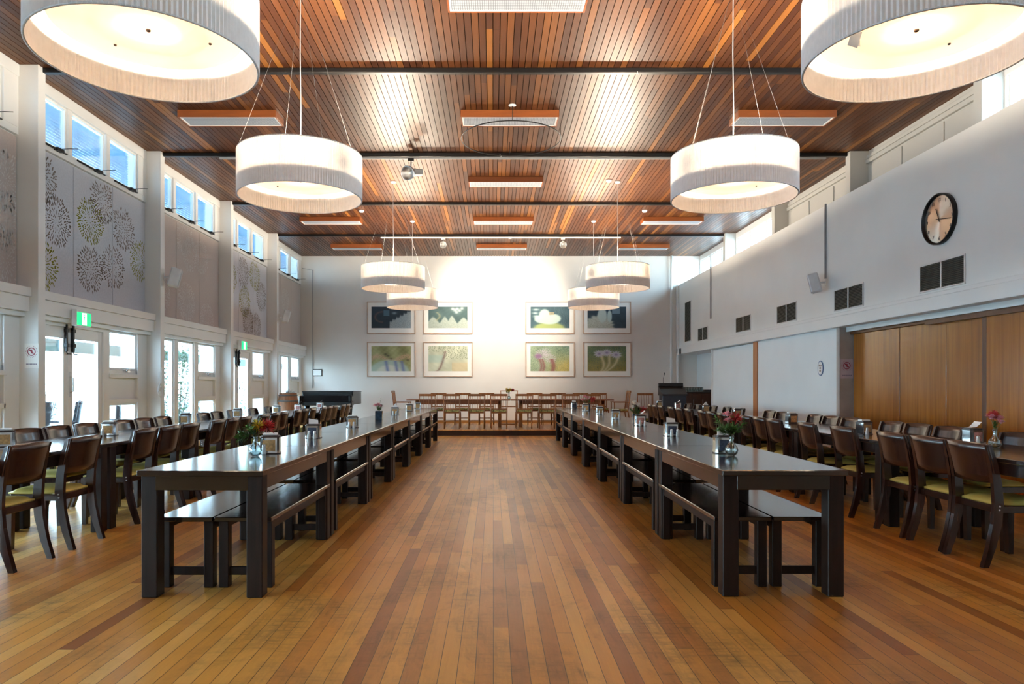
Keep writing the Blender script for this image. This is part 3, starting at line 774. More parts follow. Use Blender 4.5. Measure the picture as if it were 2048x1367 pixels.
# ------------------------------------------------------------------ table clutter
def dispenser(nap, cardc=CARD):
    r = empty('napkin_dispenser', (0, 0, 0), label='x', cat='napkin dispenser', group='chrome napkin dispensers on the tables')
    w_, d_ = .068, .055
    poly = [(-w_+.014, -d_), (w_-.014, -d_), (w_, -d_+.018), (w_, d_-.018), (w_-.014, d_), (-w_+.014, d_), (-w_, d_-.018), (-w_, -d_+.018)]
    MB().prism(poly, .006, .118).build('body', CHROME, r)
    MB().prism([(a*1.05, b*1.05) for a, b in poly], .118, .126).prism([(a*.88, b*.88) for a, b in poly], .126, .134).build('lid', BROWNLID, r)
    MB().prism([(a*1.08, b*1.08) for a, b in poly], 0, .006).build('base_plate', BROWNLID, r)
    for s_ in (-1, 1): MB().box(-.042, .042, s_*(d_+.0008)-.0008, s_*(d_+.0008)+.0008, .022, .100).build('printed_card', cardc, r)
    if nap == 1:   # upright folded napkin
        MB().add([(-.045, -.006, .130), (.045, .004, .130), (.04, .012, .170), (-.045, -.004, .185), (-.045, .004, .130), (.045, .012, .130), (.04, .016, .170), (-.045, .002, .185)],
                 [(0, 1, 2, 3), (7, 6, 5, 4), (0, 3, 7, 4), (1, 5, 6, 2), (3, 2, 6, 7)]).build('napkin', PAPER, r)
    elif nap == 2:  # pointed napkin
        MB().add([(-.05, -.02, .130), (.05, -.02, .130), (.01, 0, .205), (-.05, .02, .130), (.05, .02, .130)],
                 [(0, 1, 2), (4, 3, 2), (3, 0, 2), (1, 4, 2)]).build('napkin', PAPER, r)
    elif nap == 3:  # napkin lying over the lid, curled
        vs = []; fs = []
        for i in range(9):
            u = i/8; z = .139+.035*max(0, u-.45)**1.2*3; x = -.06+.12*u
            vs += [(x, -.035, z+.004*math.sin(u*5)), (x, .035, z)]
        for i in range(8): fs.append((2*i, 2*i+2, 2*i+3, 2*i+1))
        MB().add(vs, fs, 0, True).build('napkin', PAPER, r)
    else:
        MB().bbox(-.05, .05, -.03, .03, .134, .150, .005).build('napkin', PAPER, r)
    return r
DK = {n: Kind(dispenser(n, c)) for n, c in ((0, CARD), (1, M('navy printed card', lin(58, 64, 84), .5, var=.3, scale=60)), (2, CARD), (3, M('pink printed card', lin(196, 140, 130), .5, var=.3, scale=60)))}
def shaker():
    r = empty('salt_shaker', (0, 0, 0), label='x', cat='shaker', group='small shakers on the tables')
    MB().lathe([(0, 0), (.017, 0), (.018, .006), (.016, .035), (.011, .052), (.011, .056)], 14).build('bottle', SHAKER, r)
    MB().lathe([(.0125, .054), (.0125, .066), (.008, .073), (0, .074)], 14).build('cap', STEEL, r)
    return r
sk = Kind(shaker()); TZ = .7555
def X_(px, D): return (px-986)/1400*D
napname = {0: 'flat napkins', 1: 'an upright folded napkin', 2: 'a pointed napkin', 3: 'a curled napkin'}
def put_disp(items, where):
    for k, (px, D, nap, rz, nsh) in enumerate(items):
        x = X_(px, D); DK[nap].put((x, D, TZ), rz, 'chrome dispenser with %s, %s on the %s' % (napname[nap], ORD[k], where))
        for q in range(nsh):
            sk.put((x+(-.028+.056*q)+.01, D-.095-.012*q, TZ), 0, '%s shaker by the %s dispenser on the %s' % (['left small', 'right small'][q], ORD[k], where))
put_disp([(541, 5.18, 0, .15, 1), (627, 6.72, 1, 0, 2), (705, 8.42, 0, .1, 2), (790, 12.1, 2, 0, 2), (819, 14.0, 0, 0, 0), (836, 15.4, 0, 0, 0)], 'left inner table row')
put_disp([(1447, 5.20, 1, -.05, 0), (1342, 7.0, 1, 0, 2), (1280, 8.8, 3, 0, 2), (1231, 10.6, 0, 0, 2), (1199.5, 12.3, 0, 0, 2), (1171, 14.0, 0, 0, 1), (1148, 15.8, 1, 0, 0)], 'right inner table row')
put_disp([(10, 5.75, 0, .5, 0), (219, 7.05, 0, .2, 1), (371, 9.2, 0, .1, 0), (475, 11.1, 0, .1, 0), (553, 13.0, 0, 0, 0), (597, 14.3, 3, 0, 0), (640, 15.8, 3, 0, 0)], 'window-wall table row')
put_disp([(1945, 6.05, 3, .25, 1), (1728, 7.25, 0, .2, 1), (1583, 9.3, 0, .15, 0), (1474, 11.3, 0, 0, 1), (1411, 13.4, 2, 0, 0), (1355, 15.6, 3, 0, 0), (1318, 17.1, 0, 0, 0)], 'clock-wall table row')

def bulb_vase(loc, label):
    r = empty('glass_vase', loc, label=label, cat='vase', group='small glass vases on the tables')
    out = [(0, .0), (.022, .0), (.040, .016), (.047, .040), (.042, .062), (.026, .082), (.015, .10), (.0145, .125), (.019, .150)]
    inn = [(.017, .150), (.0125, .125), (.013, .10), (.024, .080), (.039, .061), (.044, .040), (.037, .018), (.02, .004), (0, .003)]
    MB().lathe(out+inn, 24).build('vase_body', VGLASS, r)
    return r
def square_vase(loc, label):
    r = empty('glass_vase', loc, label=label, cat='vase', group='small glass vases on the tables')
    mb = MB(); s_ = .05
    for q in range(4):
        m = Matrix.Rotation(q*PI/2, 4, 'Z'); mb.box(-s_, s_, -s_, -s_+.006, .004, .13, mat=m)
    mb.box(-s_, s_, -s_, s_, 0, .006)
    mb.build('vase_body', M('dark blue glass', lin(38, 60, 78), .1, var=.3, scale=30), r)
    return r
def spiky(mb, c, R, n, rnd, d0=(0, 0, 1), w_=.003, spread=1.0):
    for k in range(n):
        d = Vector((rnd.gauss(0, spread), rnd.gauss(0, spread), rnd.gauss(.3, .7))).normalized()
        p = Vector(c); e = p+d*R*rnd.uniform(.7, 1.1); sd = d.cross(Vector((rnd.random(), rnd.random(), rnd.random()))).normalized()*w_
        mb.add([p-sd, p+sd, p+d*R*.6+sd*1.2, e, p+d*R*.6-sd*1.2], [(0, 1, 2, 3, 4)])
def bouquet(loc, label, heads, leaves, seed, base=.03, neck=.14):
    """heads: (dx,dy,z,R,kind); leaves: (dx,dy,z,L,kind)"""
    rnd = random.Random(seed); r = empty('flower_bouquet', loc, label=label, cat='flowers', group='flowers in vases on the tables')
    st_ = MB(); 
    for (dx, dy, z, R, kd) in heads: st_.tube([(0, 0, base), (dx*.15, dy*.15, neck), (dx, dy, z)], .002, 5)
    for (dx, dy, z, L, kd) in leaves: st_.tube([(0, 0, base), (dx*.1, dy*.1, neck), (dx*.6, dy*.6, (neck+z)/2+.01), (dx, dy, z)], .0018, 5)
    st_.build('stems', STEM, r)
    fg = MB()
    for (dx, dy, z, L, kd) in leaves:   # needle/fern sprays
        a = Vector((dx*.25, dy*.25, neck*.9+.02)); e = Vector((dx, dy, z)); ax = (e-a).normalized()
        for k in range(64):
            p = a.lerp(e, .15+.85*k/64); sd = ax.cross(Vector((rnd.gauss(0, 1), rnd.gauss(0, 1), rnd.gauss(0, 1)))).normalized()
            t_ = (ax*.6+sd).normalized()*L*rnd.uniform(.6, 1); wv = ax.cross(t_).normalized()*.0032
            fg.add([p-wv, p+wv, p+t_*.6+wv, p+t_, p+t_*.6-wv], [(0, 1, 2, 3, 4)])
    fg.build('foliage', GREEN if seed % 2 else GREEN2, r)
    for (dx, dy, z, R, kd) in heads:
        mb = MB(); mt = {'r': RED, 'p': PINK, 'w': WHITEF, 'y': YELF}[kd]
        if kd in 'ry': spiky(mb, (dx, dy, z), R*1.15, 130, rnd, w_=.0028)
        else:
            for k in range(16):
                t_ = k*2.4; el = .2+.9*(k % 4)/4
                m = Matrix.Translation((dx, dy, z)) @ Matrix.Rotation(t_, 4, 'Z') @ Matrix.Rotation(-el, 4, 'Y')
                mb.add([(0, 0, 0), (R*.4, -R*.22, .004), (R*.85, -R*.16, .006), (R, 0, .002), (R*.85, R*.16, .006), (R*.4, R*.22, .004)], [(0, 1, 2, 3, 4, 5)], 0, False, m)
            mb.lathe([(0, -.006), (R*.25, 0), (R*.2, R*.2), (0, R*.26)], 10, o=(dx, dy, z))
        mb.build('blossom', mt, r)
    return r
D = 4.96; x = X_(511, D)
bulb_vase((x, D, TZ), 'clear bulb vase on the nearest table of the left inner row')
bouquet((x, D, TZ), 'red and yellow spiky flowers with ferny leaves in the vase at left', [(.075, .02, .205, .062, 'r'), (.05, .03, .215, .04, 'r'), (.02, .0, .215, .05, 'y')], [(-.06, 0, .21, .05, 'n'), (-.12, 0, .13, .06, 'n'), (0, .02, .25, .05, 'n'), (-.11, -.02, .17, .05, 'n'), (-.02, -.03, .19, .05, 'n')], 1)
D = 4.99; x = X_(1463, D)
bulb_vase((x, D, TZ), 'clear bulb vase on the nearest table of the right inner row')
bouquet((x, D, TZ), 'pink and coral flowers with green sprays near the front of the right inner row', [(-.03, 0, .285, .042, 'p'), (-.02, .01, .24, .040, 'p'), (.03, .01, .265, .05, 'r')], [(-.11, 0, .27, .05, 'n'), (-.05, -.02, .20, .06, 'n'), (.10, .02, .24, .05, 'n'), (0, -.04, .21, .06, 'n'), (.02, .02, .31, .04, 'n'), (-.08, .02, .19, .05, 'n')], 3)
D = 5.62; x = X_(1990, D)
bulb_vase((x, D, TZ), 'clear bulb vase on the clock-wall table row')
bouquet((x, D, TZ), 'pink blossoms in the vase on the clock-wall table row', [(-.03, 0, .235, .05, 'p'), (.03, 0, .225, .05, 'p'), (.0, .02, .26, .045, 'r'), (.035, -.02, .2, .035, 'p')], [(.0, 0, .21, .03, 'n')], 5)
D = 10.35; x = X_(758, D)
square_vase((x, D, TZ), 'square dark blue vase on the left inner table row')
bouquet((x, D, TZ), 'pale pink and white flowers in the square blue vase', [(-.05, 0, .20, .05, 'p'), (-.01, .02, .21, .05, 'p'), (.03, 0, .19, .045, 'p'), (.02, .0, .30, .03, 'w')], [(.04, 0, .22, .04, 'n'), (-.02, .03, .19, .04, 'n'), (0, 0, .17, .05, 'n')], 7, .02, .12)
D = 9.15; x = X_(1272, D)
square_vase((x, D, TZ), 'square dark vase behind the third dispenser of the right inner row')
bouquet((x, D, TZ), 'white lilies with red blossom behind the third dispenser of the right inner row', [(-.02, 0, .26, .06, 'w'), (.03, 0, .24, .05, 'w'), (.09, 0, .19, .05, 'r'), (-.04, .02, .21, .05, 'w')], [(0, 0, .22, .05, 'n'), (.06, 0, .2, .04, 'n'), (-.07, 0, .2, .04, 'n')], 9, .02, .12)
D = 14.7; x = X_(1175, D)
square_vase((x, D, TZ), 'square dark vase toward the stage end of the right inner row')
bouquet((x, D, TZ), 'pink and red flowers toward the stage end of the right inner row', [(-.1, 0, .19, .07, 'p'), (0, 0, .24, .07, 'p'), (.1, 0, .22, .08, 'r'), (-.05, .0, .27, .06, 'p')], [(.05, 0, .22, .05, 'n'), (-.1, .0, .2, .04, 'n')], 11, .02, .12)

# ------------------------------------------------------------------ pendant lamps
ZB, HL, RL = 3.11, .43, .60
def pendant():
    r = empty('pendant_lamp', (0, 0, ZB), label='x', cat='pendant lamp', group='white pleated drum pendants')
    n = 300
    MB().lathe([(RL, 0), (RL, HL*.5), (RL, HL), (RL-.006, HL), (RL-.006, HL*.5), (RL-.006, 0), (RL, 0)], n, wob=.0045, sm=False).build('lamp_shade', SHADE, r)
    MB().lathe([(RL+.003, 0), (RL+.003, .008), (RL-.009, .008), (RL-.009, 0), (RL+.003, 0)], 96).lathe([(RL+.003, HL-.008), (RL+.003, HL), (RL-.009, HL), (RL-.009, HL-.008), (RL+.003, HL-.008)], 96).build('rim', WHITEP, r)
    MB().lathe([(0, .175), (.505, .175), (.505, .181), (0, .181)], 64).build('diffuser_disc', DIFFUSER, r)
    sc = MB()
    for k in range(3):
        a = k*2*PI/3+.5; sc.lathe([(0, .165), (.008, .167), (.009, .175), (0, .176)], 10, o=(.33*math.cos(a), .33*math.sin(a), 0))
    sc.lathe([(0, .160), (.012, .165), (.014, .175), (0, .176)], 12)
    sc.build('fixing_screws', BROWNLID, r)
    fr = MB()
    for k in range(3):
        a = k*2*PI/3+.5; fr.tube([(.33*math.cos(a), .33*math.sin(a), .19), ((RL-.01)*math.cos(a), (RL-.01)*math.sin(a), HL-.02)], .003, 5)
    fr.tube([(0, 0, .18), (0, 0, HL+.02)], .008, 8)
    fr.build('inner_frame', STEEL, r)
    top = ZC-.0-ZB
    MB().tube([(0, 0, HL), (.004, 0, HL+.5), (-.004, 0, HL+1.0), (0, 0, top-.02)], .005, 6).build('power_cord', WHITEP, r)
    for k in range(4):
        a = k*PI/2+.6; MB().tube([((RL-.005)*math.cos(a), (RL-.005)*math.sin(a), HL), (.03*math.cos(a), .03*math.sin(a), top-.02)], .0009, 4).build('suspension_wire', GREYP, r)
    MB().lathe([(0, top-.03), (.05, top-.028), (.06, top-.003), (.0, top-.003)], 20).build('ceiling_rose', WHITEP, r)
    for k in range(3):
        a = k*2*PI/3+1.5
        MB().lathe([(0, .24), (.03, .25), (.038, .275), (.028, .30), (.014, .33), (0, .33)], 12, o=(.2*math.cos(a), .2*math.sin(a), 0)).build('bulb', BULB, r)
    return r
pl = Kind(pendant())
LX = (-1.91, 2.385)
for D, nm in ((4.0, 'nearest, cut by the top of the picture'), (6.95, 'second from the camera'), (13.4, 'third from the camera'), (16.6, 'farthest, before the framed pictures')):
    for x, sd in ((LX[0] if D > 5 else -1.97, 'left'), (LX[1] if D > 5 else 2.42, 'right')):
        o = pl.put((x, D, ZB), 0, 'white pleated drum pendant on the %s, %s' % (sd, nm))
        l = bpy.data.lights.new('bulb_light', 'POINT'); l.energy = 165; l.color = WARM; l.shadow_soft_size = .06
        lo = bpy.data.objects.new('bulb_light', l); COL.objects.link(lo); lo.location = (x, D, ZB+.29)
# paper tag on the right near lamp
tg = empty('paper_tag', (1.93, 3.72, ZB), label='small folded paper tag dangling inside the near right pendant', cat='tag')
MB().box(-.03, .025, 0, .001, -.06, .03, mat=Matrix.Rotation(.3, 4, 'Y')).box(0, .045, .0, .001, -.05, .03, mat=Matrix.Rotation(.7, 4, 'Z') @ Matrix.Rotation(-.2, 4, 'Y')).build('paper', PAPER, tg)
MB().tube([(0, 0, .02), (-.01, 0, .16)], .0015, 4).build('string', DARK, tg)

# ------------------------------------------------------------------ ceiling light boxes
def lightbox():
    r = empty('ceiling_light_box', (0, 0, ZC), label='x', cat='ceiling light', group='timber framed ceiling light boxes')
    w_, d_, h = .70, .19, .10
    f = MB().bbox(-w_, w_, -d_, -d_+.02, -h, 0, .003).bbox(-w_, w_, d_-.02, d_, -h, 0, .003).bbox(-w_, -w_+.02, -d_+.02, d_-.02, -h, 0, .003).bbox(w_-.02, w_, -d_+.02, d_-.02, -h, 0, .003)
    f.build('box_frame', LIGHTWOOD, r)
    t_ = MB().bbox(-w_+.02, w_-.02, -d_+.02, -d_+.035, -h+.004, -h+.02, .002).bbox(-w_+.02, w_-.02, d_-.035, d_-.02, -h+.004, -h+.02, .002).bbox(-w_+.02, -w_+.04, -d_+.035, d_-.035, -h+.004, -h+.02, .002).bbox(w_-.04, w_-.02, -d_+.035, d_-.035, -h+.004, -h+.02, .002)
    t_.build('inner_trim', WHITEP, r)
    MB().box(-w_+.035, w_-.035, -d_+.03, d_-.03, -h+.012, -h+.02).build('diffuser', LOUVRE, r)
    return r
lb = Kind(lightbox())
DN = {6.98: 'first', 10.12: 'second', 13.27: 'third', 16.38: 'fourth', 19.5: 'fifth'}
for D in DN: lb.put((.24, D, ZC-.001), 0, 'timber framed ceiling light box in the centre line, %s from the camera' % DN[D])
for x, sd in ((-3.78, 'left'), (4.18, 'right')):
    for D in (10.12, 16.38, 19.5): lb.put((x, D, ZC-.001), 0, 'timber framed ceiling light box on the %s, %s' % (sd, {10.12: 'nearest and largest of its line', 16.38: 'middle of its line', 19.5: 'closest to the far wall'}[D]))
# hoop
hp = empty('hanging_hoop', (.27, 10.5, 4.95), label='thin black metal hoop hanging below the ceiling in the centre', cat='hoop')
vs = [(.745*math.cos(2*PI*k/64), .745*math.sin(2*PI*k/64), 0) for k in range(65)]
MB().tube(vs, .008, 6, cap=False).build('ring', DARK, hp)
for k in range(4):
    a = -PI/2+k*PI/2; x, y = .745*math.cos(a), .745*math.sin(a)
    MB().tube([(x, y, 0), (x, y, .22)], .005 if k == 0 else .004, 6).build('hanging_rod', DARK, hp)
MB().lathe([(0, .20), (.05, .205), (.055, .215), (0, .216)], 16, o=(0, -.745, 0)).build('ceiling_rose', WHITEP, hp)
# track rails + spotlights
def rail(name, x0, x1, D, label, mt):
    tag(MB().bbox(x0, x1, D-.02, D+.02, 5.07, 5.10, .004).build(name, mt), label, 'track rail')
rail('lighting_track', -2.9, 3.3, 18.08, 'thin white lighting track near the far wall', WHITEP)
rail('lighting_track', -4.6, 5.6, 11.78, 'pale lighting track under the second dark ceiling beam', GREYP)
def spotlight(loc, aim, label, big=1.0):
    r = empty('track_spotlight', loc, label=label, cat='spotlight', group='ceiling spotlights')
    q = (Vector(aim)-Vector(loc)).to_track_quat('Z', 'Y').to_matrix().to_4x4()
    s_ = big
    MB().lathe([(0, -.12*s_), (.05*s_, -.12*s_), (.055*s_, -.02*s_), (.085*s_, .05*s_), (.09*s_, .09*s_), (.08*s_, .09*s_), (.05*s_, 0), (0, -.02*s_)], 20, mat=q).build('lamp_head', STEEL, r)
    MB().tube([(0, 0, .03), (0, 0, 5.08-loc[2])], .012, 8).tube([(-.09*s_, 0, 0), (-.09*s_, 0, .06), (.09*s_, 0, .06), (.09*s_, 0, 0)], .007, 6).build('bracket', GREYP, r)
    MB().bbox(-.05, .05, -.03, .03, 5.08-loc[2]-.05, 5.08-loc[2], .004).build('adapter', DARK if big > 1 else WHITEP, r)
    if big > 1: MB().bbox(.06, .2, -.05, .05, -.04, .05, .01).build('gear_box', GREYP, r)
    return r
spotlight((-1.38, 11.78, 4.84), (-3.5, 7.5, 3.4), 'silver theatre spotlight on the second ceiling beam, left of centre', 1.35)
spotlight((-1.28, 18.05, 4.90), (-1.3, 13, 3.6), 'silver track spotlight near the far wall, left one')
spotlight((1.80, 18.05, 4.90), (1.8, 13, 3.6), 'silver track spotlight near the far wall, right one')
for (x, D, lab) in ((-2.93, 15.6, 'white round detector on the ceiling left of centre'), (3.38, 15.6, 'white round detector on the ceiling right of centre'), (2.2, 13.3, 'white round detector beside the third right pendant cord'), (.45, 18.4, 'white round detector on the ceiling at the far end')):
    tag(MB().lathe([(0, -.045), (.04, -.042), (.055, -.02), (.06, 0), (0, 0)], 20).build('smoke_detector', WHITEP, None, (x, D, ZC-.001)), lab, 'smoke detector', 'round ceiling detectors')
for (px, D, lab) in ((1275, 8.58, 'small white hook on the near ceiling beam, right of centre'), (1610, 8.58, 'small white hook on the near ceiling beam, far right'), (1000, 11.66, 'small hook on the second ceiling beam')):
    tag(MB().tube([(0, 0, .0), (0, 0, -.03), (.02, 0, -.045), (.02, 0, -.02)], .004, 6).build('ceiling_hook', WHITEP, None, (X_(px, D), D, 5.11)), lab, 'hook', 'small ceiling hooks')

# ------------------------------------------------------------------ framed prints
PM = bpy.data.materials.new('printed artwork'); PM.use_nodes = True
t = PM.node_tree; at = t.nodes.new('ShaderNodeAttribute'); at.attribute_name = 'ink'
t.links.new(at.outputs['Color'], t.nodes['Principled BSDF'].inputs['Base Color']); t.nodes['Principled BSDF'].inputs['Roughness'].default_value = .6
def nz(u, v, s, seed):
    r = np.random.RandomState(seed); o = np.zeros_like(u)
    for k in range(5):
        a, b2, ph = r.uniform(-1, 1)*s*(k+1), r.uniform(-1, 1)*s*(k+1), r.uniform(0, 6)
        o += np.sin(a*u+b2*v+ph)/(k+1)
    return o/2
C = lambda r, g, b2: np.array([r, g, b2], float)/255
def blend(col, mask, c): m = np.clip(mask, 0, 1)[..., None]; return col*(1-m)+c*m
def streak(u, v, seed, s=90): return (np.random.RandomState(seed).rand(*u.shape)-.5)
def art(kind, u, v):
    """u 0..1 to the right, v 0..1 upward -> rgb"""
    asp = 1.6; n = nz(u*asp, v, 9, kind); f = streak(u, v, kind)
    sm = lambda e: 1/(1+np.exp(-e*60))
    if kind == 0:
        c = C(34, 50, 62)+0*u[..., None]; c = c+n[..., None]*.04
        stair = .12+.55*(np.floor((u-.45)*11)/6)+.18+.06*np.abs(((u-.45)*11) % 1-.5)
        c = blend(c, sm(stair-v)*(u > .46), C(158, 172, 178)); c = blend(c, sm(stair-v)*(u > .46)*(f > .15)*.5, C(110, 125, 130))
        d = np.abs(np.hypot((u-.28)*1.3, (v-.52))-.24); c = blend(c, sm(.016-d)*((u < .3)), C(120, 84, 78))
        c = blend(c, (np.abs(u-.38) < .07)*(np.abs(v-.7) < .13), C(74, 104, 122))
        c = blend(c, sm(.05-np.hypot(u-.58, v-.7)), C(130, 150, 158))
    elif kind == 1:
        c = C(66, 92, 92)+0*u[..., None]; c = c+n[..., None]*.05
        h = .18+.36*np.maximum.reduce([np.exp(-((u-a)/s)**2)*k for a, s, k in ((.12, .13, .9), (.42, .10, .95), (.60, .10, 1.05), (.90, .12, .85))])
        c = blend(c, sm(h-v), C(176, 186, 176)); c = blend(c, sm(h-v)*(f > .1)*.45, C(128, 142, 126))
        d = np.abs(u-(.25+.04*np.sin(v*14))); c = blend(c, sm(.013-d)*(v > .35)*(v < .75), C(170, 166, 128))
        for a, b2 in ((.62, .9), (.68, .84), (.74, .9), (.80, .82), (.72, .74), (.86, .92)): c = blend(c, sm(.028-np.hypot((u-a)*1.0, (v-b2)*.7)), C(232, 238, 236))
    elif kind == 2:
        c = C(50, 80, 90)+0*u[..., None]; c = c+n[..., None]*.05
        c = blend(c, (np.sin((u*1.2+v*2)*60) > .9)*(u > .6)*.5, C(140, 160, 160))
        c = blend(c, sm(.30-np.hypot((u-.48)*.75, (v+.03))), C(166, 178, 110))
        for a, b2, rx, ry in ((.36, .62, .14, .26), (.28, .42, .18, .18), (.6, .45, .18, .20), (.48, .34, .24, .16)): c = blend(c, sm((1-np.hypot((u-a)/rx, (v-b2)/ry))*.3), C(186, 204, 194))
        for a, b2 in ((.14, .86), (.12, .7), (.15, .56), (.18, .5)): c = blend(c, sm(.035-np.hypot((u-a)*.6, (v-b2))), C(204, 220, 216))
        c = blend(c, (np.abs(u-.54) < .07)*(np.abs(v-.68) < .06)*.8, C(176, 160, 126))
    elif kind == 3:
        c = C(44, 62, 72)+0*u[..., None]; c = c+n[..., None]*.04
        th = np.arctan2(v-.1, u-.3); rr = np.hypot((u-.3), (v-.1)*.75)
        c = blend(c, sm(.34+.05*np.abs(np.sin(th*9))-rr), C(184, 184, 166)); c = blend(c, sm(.34-rr)*(f > .1)*.5, C(132, 130, 116))
        c = blend(c, sm((1-np.hypot((u-.38)/.12, (v-.6)/.34))*.3), C(180, 192, 182)); c = blend(c, sm((1-np.hypot((u-.57)/.06, (v-.55)/.28))*.3), C(180, 192, 182))
        c = blend(c, (np.abs(u-.74) < .1)*(np.abs(v-.8) < .12)*.8, C(120, 142, 154))
    elif kind == 4:
        c = C(150, 152, 104)+0*u[..., None]; c = c+n[..., None]*.10
        arch = .42+.10*np.sin(u*PI*1.1); c = blend(c, sm(.09-np.abs(v-.5-.1*np.sin(u*9)))*(f > -.1)*.9, C(206, 164, 136))
        rr = np.hypot((u-.45)*1.05, v+.1); c = blend(c, sm(.55-rr), C(176, 194, 178)); c = blend(c, sm(.35-rr), C(214, 214, 196))
        for a in (.36, .60, .76): c = blend(c, sm(.028-np.abs(u-a-.12*(.45-v)))*(v < .42), C(110, 122, 168))
        for a, b2 in ((.36, .68), (.42, .62), (.5, .5), (.92, .45)): c = blend(c, sm(.018-np.hypot(u-a, v-b2)), C(60, 52, 40))
    elif kind == 5:
        c = C(196, 200, 176)+0*u[..., None]; c = c+n[..., None]*.07
        sq = np.sin((u+.03*np.sin(v*20))*80)*np.sin((v+.03*np.sin(u*30))*55); c = blend(c, (sq > .35)*(v > .48+.3*(u < .35))*.75, C(120, 132, 104))
        c = blend(c, sm(.15-np.abs(v-.5))*(u < .4)*.5, C(160, 192, 184)); c = blend(c, (u > .6)*sm(.35-v)*.5, C(206, 178, 130))
        c = blend(c, sm(.012-np.abs(u-(.2+.26*np.sqrt(np.clip(v, 0, 1))*1.0)))*(v < .8), C(110, 78, 74))
    elif kind == 6:
        c = blend(C(150, 170, 140)+0*u[..., None], (u-.3)*(1-v)*2.2, C(196, 176, 92)); c = blend(c, (v-.3)*(u)*1.2, C(92, 124, 108))
        c = c+n[..., None]*.05; c = blend(c, (f > .2)*.4, C(206, 206, 168)); c = blend(c, (f < -.28)*.4, C(84, 104, 78))
        for a, b2, R in ((.28, .66, .22), (.52, .5, .2), (.4, .76, .16)):
            th = np.arctan2(v-b2, (u-a)*1.5); rr = np.hypot((u-a)*1.5, v-b2); c = blend(c, sm(R-rr)*(np.sin(th*15) > .1)*.8, C(208, 196, 206))
        c = blend(c, sm(.09-np.hypot(u-.2, v-.6)), C(150, 112, 146))
        for a in (.25, .32, .54, .58): c = blend(c, sm(.016-np.abs(u-a-.03*np.sin(v*8)))*(v < .5), C(140, 76, 78))
    else:
        c = blend(C(96, 116, 88)+0*u[..., None], (1-v)*1.1-.25, C(160, 136, 62)); c = c+n[..., None]*.05
        c = blend(c, (f > .2)*.45, C(150, 150, 84)); c = blend(c, (f < -.25)*.45, C(56, 92, 92))
        for k_, (a, b2) in enumerate(((.3, .70), (.50, .74), (.74, .66))):
            c = blend(c, sm(.028-np.abs(u-(a+.1-.02*k_-(.5-v)*(.1+.2*(k_)*.8)*(1+.6*k_*.4)+.05*np.sin(v*7))))*(v < b2), C(206, 196, 160))
            th = np.arctan2(v-b2, (u-a)*1.6); rr = np.hypot((u-a)*1.3, (v-b2)*1.3); c = blend(c, sm(.19*(.55+.45*np.abs(np.sin(th*6)))-rr), C(186, 188, 206))
            c = blend(c, sm(.05-rr), C(128, 118, 158))
    return np.clip(c, 0, 1)
def picture(px0, px1, py0, py1, kind, mats_px, label):
    D = YF; f_ = lambda px: (px-986)/1400*D; g_ = lambda py: 1.25+(772-py)/1400*D
    x0, x1, z0, z1 = f_(px0), f_(px1), g_(py1), g_(py0); cx, cz = (x0+x1)/2, (z0+z1)/2; hw, hh = (x1-x0)/2, (z1-z0)/2
    r = empty('framed_print', (cx, YF-.001, cz), label=label, cat='picture', group='eight framed prints on the far wall')
    w_ = .028; fr = MB().bbox(-hw, hw, -.035, 0, hh-w_, hh, .004).bbox(-hw, hw, -.035, 0, -hh, -hh+w_, .004).bbox(-hw, -hw+w_, -.035, 0, -hh+w_, hh-w_, .004).bbox(hw-w_, hw, -.035, 0, -hh+w_, hh-w_, .004)
    fr.build('picture_frame', OAKF, r)
    MB().box(-hw+w_, hw-w_, -.016, -.004, -hh+w_, hh-w_).build('mount', MATB, r)
    a0, a1, b0, b1 = f_(mats_px[0])-cx, f_(mats_px[1])-cx, g_(mats_px[3])-cz, g_(mats_px[2])-cz
    nx, ny = 110, 70
    U, V = np.meshgrid(np.linspace(0, 1, nx), np.linspace(0, 1, ny)); rgb = art(kind, U, V)
    me = bpy.data.meshes.new('artwork')
    vs = [(a0+(a1-a0)*U[j, i], -.018, b0+(b1-b0)*V[j, i]) for j in range(ny) for i in range(nx)]
    fs = [(j*nx+i, j*nx+i+1, (j+1)*nx+i+1, (j+1)*nx+i) for j in range(ny-1) for i in range(nx-1)]
    me.from_pydata(vs, [], fs); ca = me.color_attributes.new('ink', 'FLOAT_COLOR', 'POINT')
    L_ = np.where(rgb <= .04045, rgb/12.92, ((rgb+.055)/1.055)**2.4).reshape(-1, 3)
    ca.data.foreach_set('color', np.concatenate([L_, np.ones((len(L_), 1))], 1).astype(np.float32).ravel())
    me.materials.append(PM); o = bpy.data.objects.new('artwork', me); COL.objects.link(o); o.parent = r
PX = [(734, 831), (847, 945), (1051, 1149), (1166, 1262)]; IX = [(743, 822), (857, 935), (1061, 1139), (1175, 1252)]
TX = ['dark print with pale stepped blocks, upper left corner of the eight', 'dark teal print with pale hills and white leaves, upper row second from left',
      'dark blue print with a pale mound on yellow green, upper row third from left', 'dark print with a pale petal dome, upper right corner of the eight',
      'olive print with pink band and blue ribs, lower left corner of the eight', 'pale print with grey squiggles and a thin stem, lower row second from left',
      'light green and ochre print with mauve flowers, lower row third from left', 'green and ochre print with three pale lilac flowers, lower right corner of the eight']
for k in range(4):
    picture(PX[k][0], PX[k][1], 603, 667.5, k, (IX[k][0], IX[k][1], 613, 656), TX[k])
    picture(PX[k][0], PX[k][1], 683.5, 753.5, k+4, (IX[k][0], IX[k][1], 692, 742), TX[k+4])
nf = empty('framed_notice', (X_(635, YF), YF-.001, 1.66), label='small black framed notice on the far wall above the piano', cat='notice')
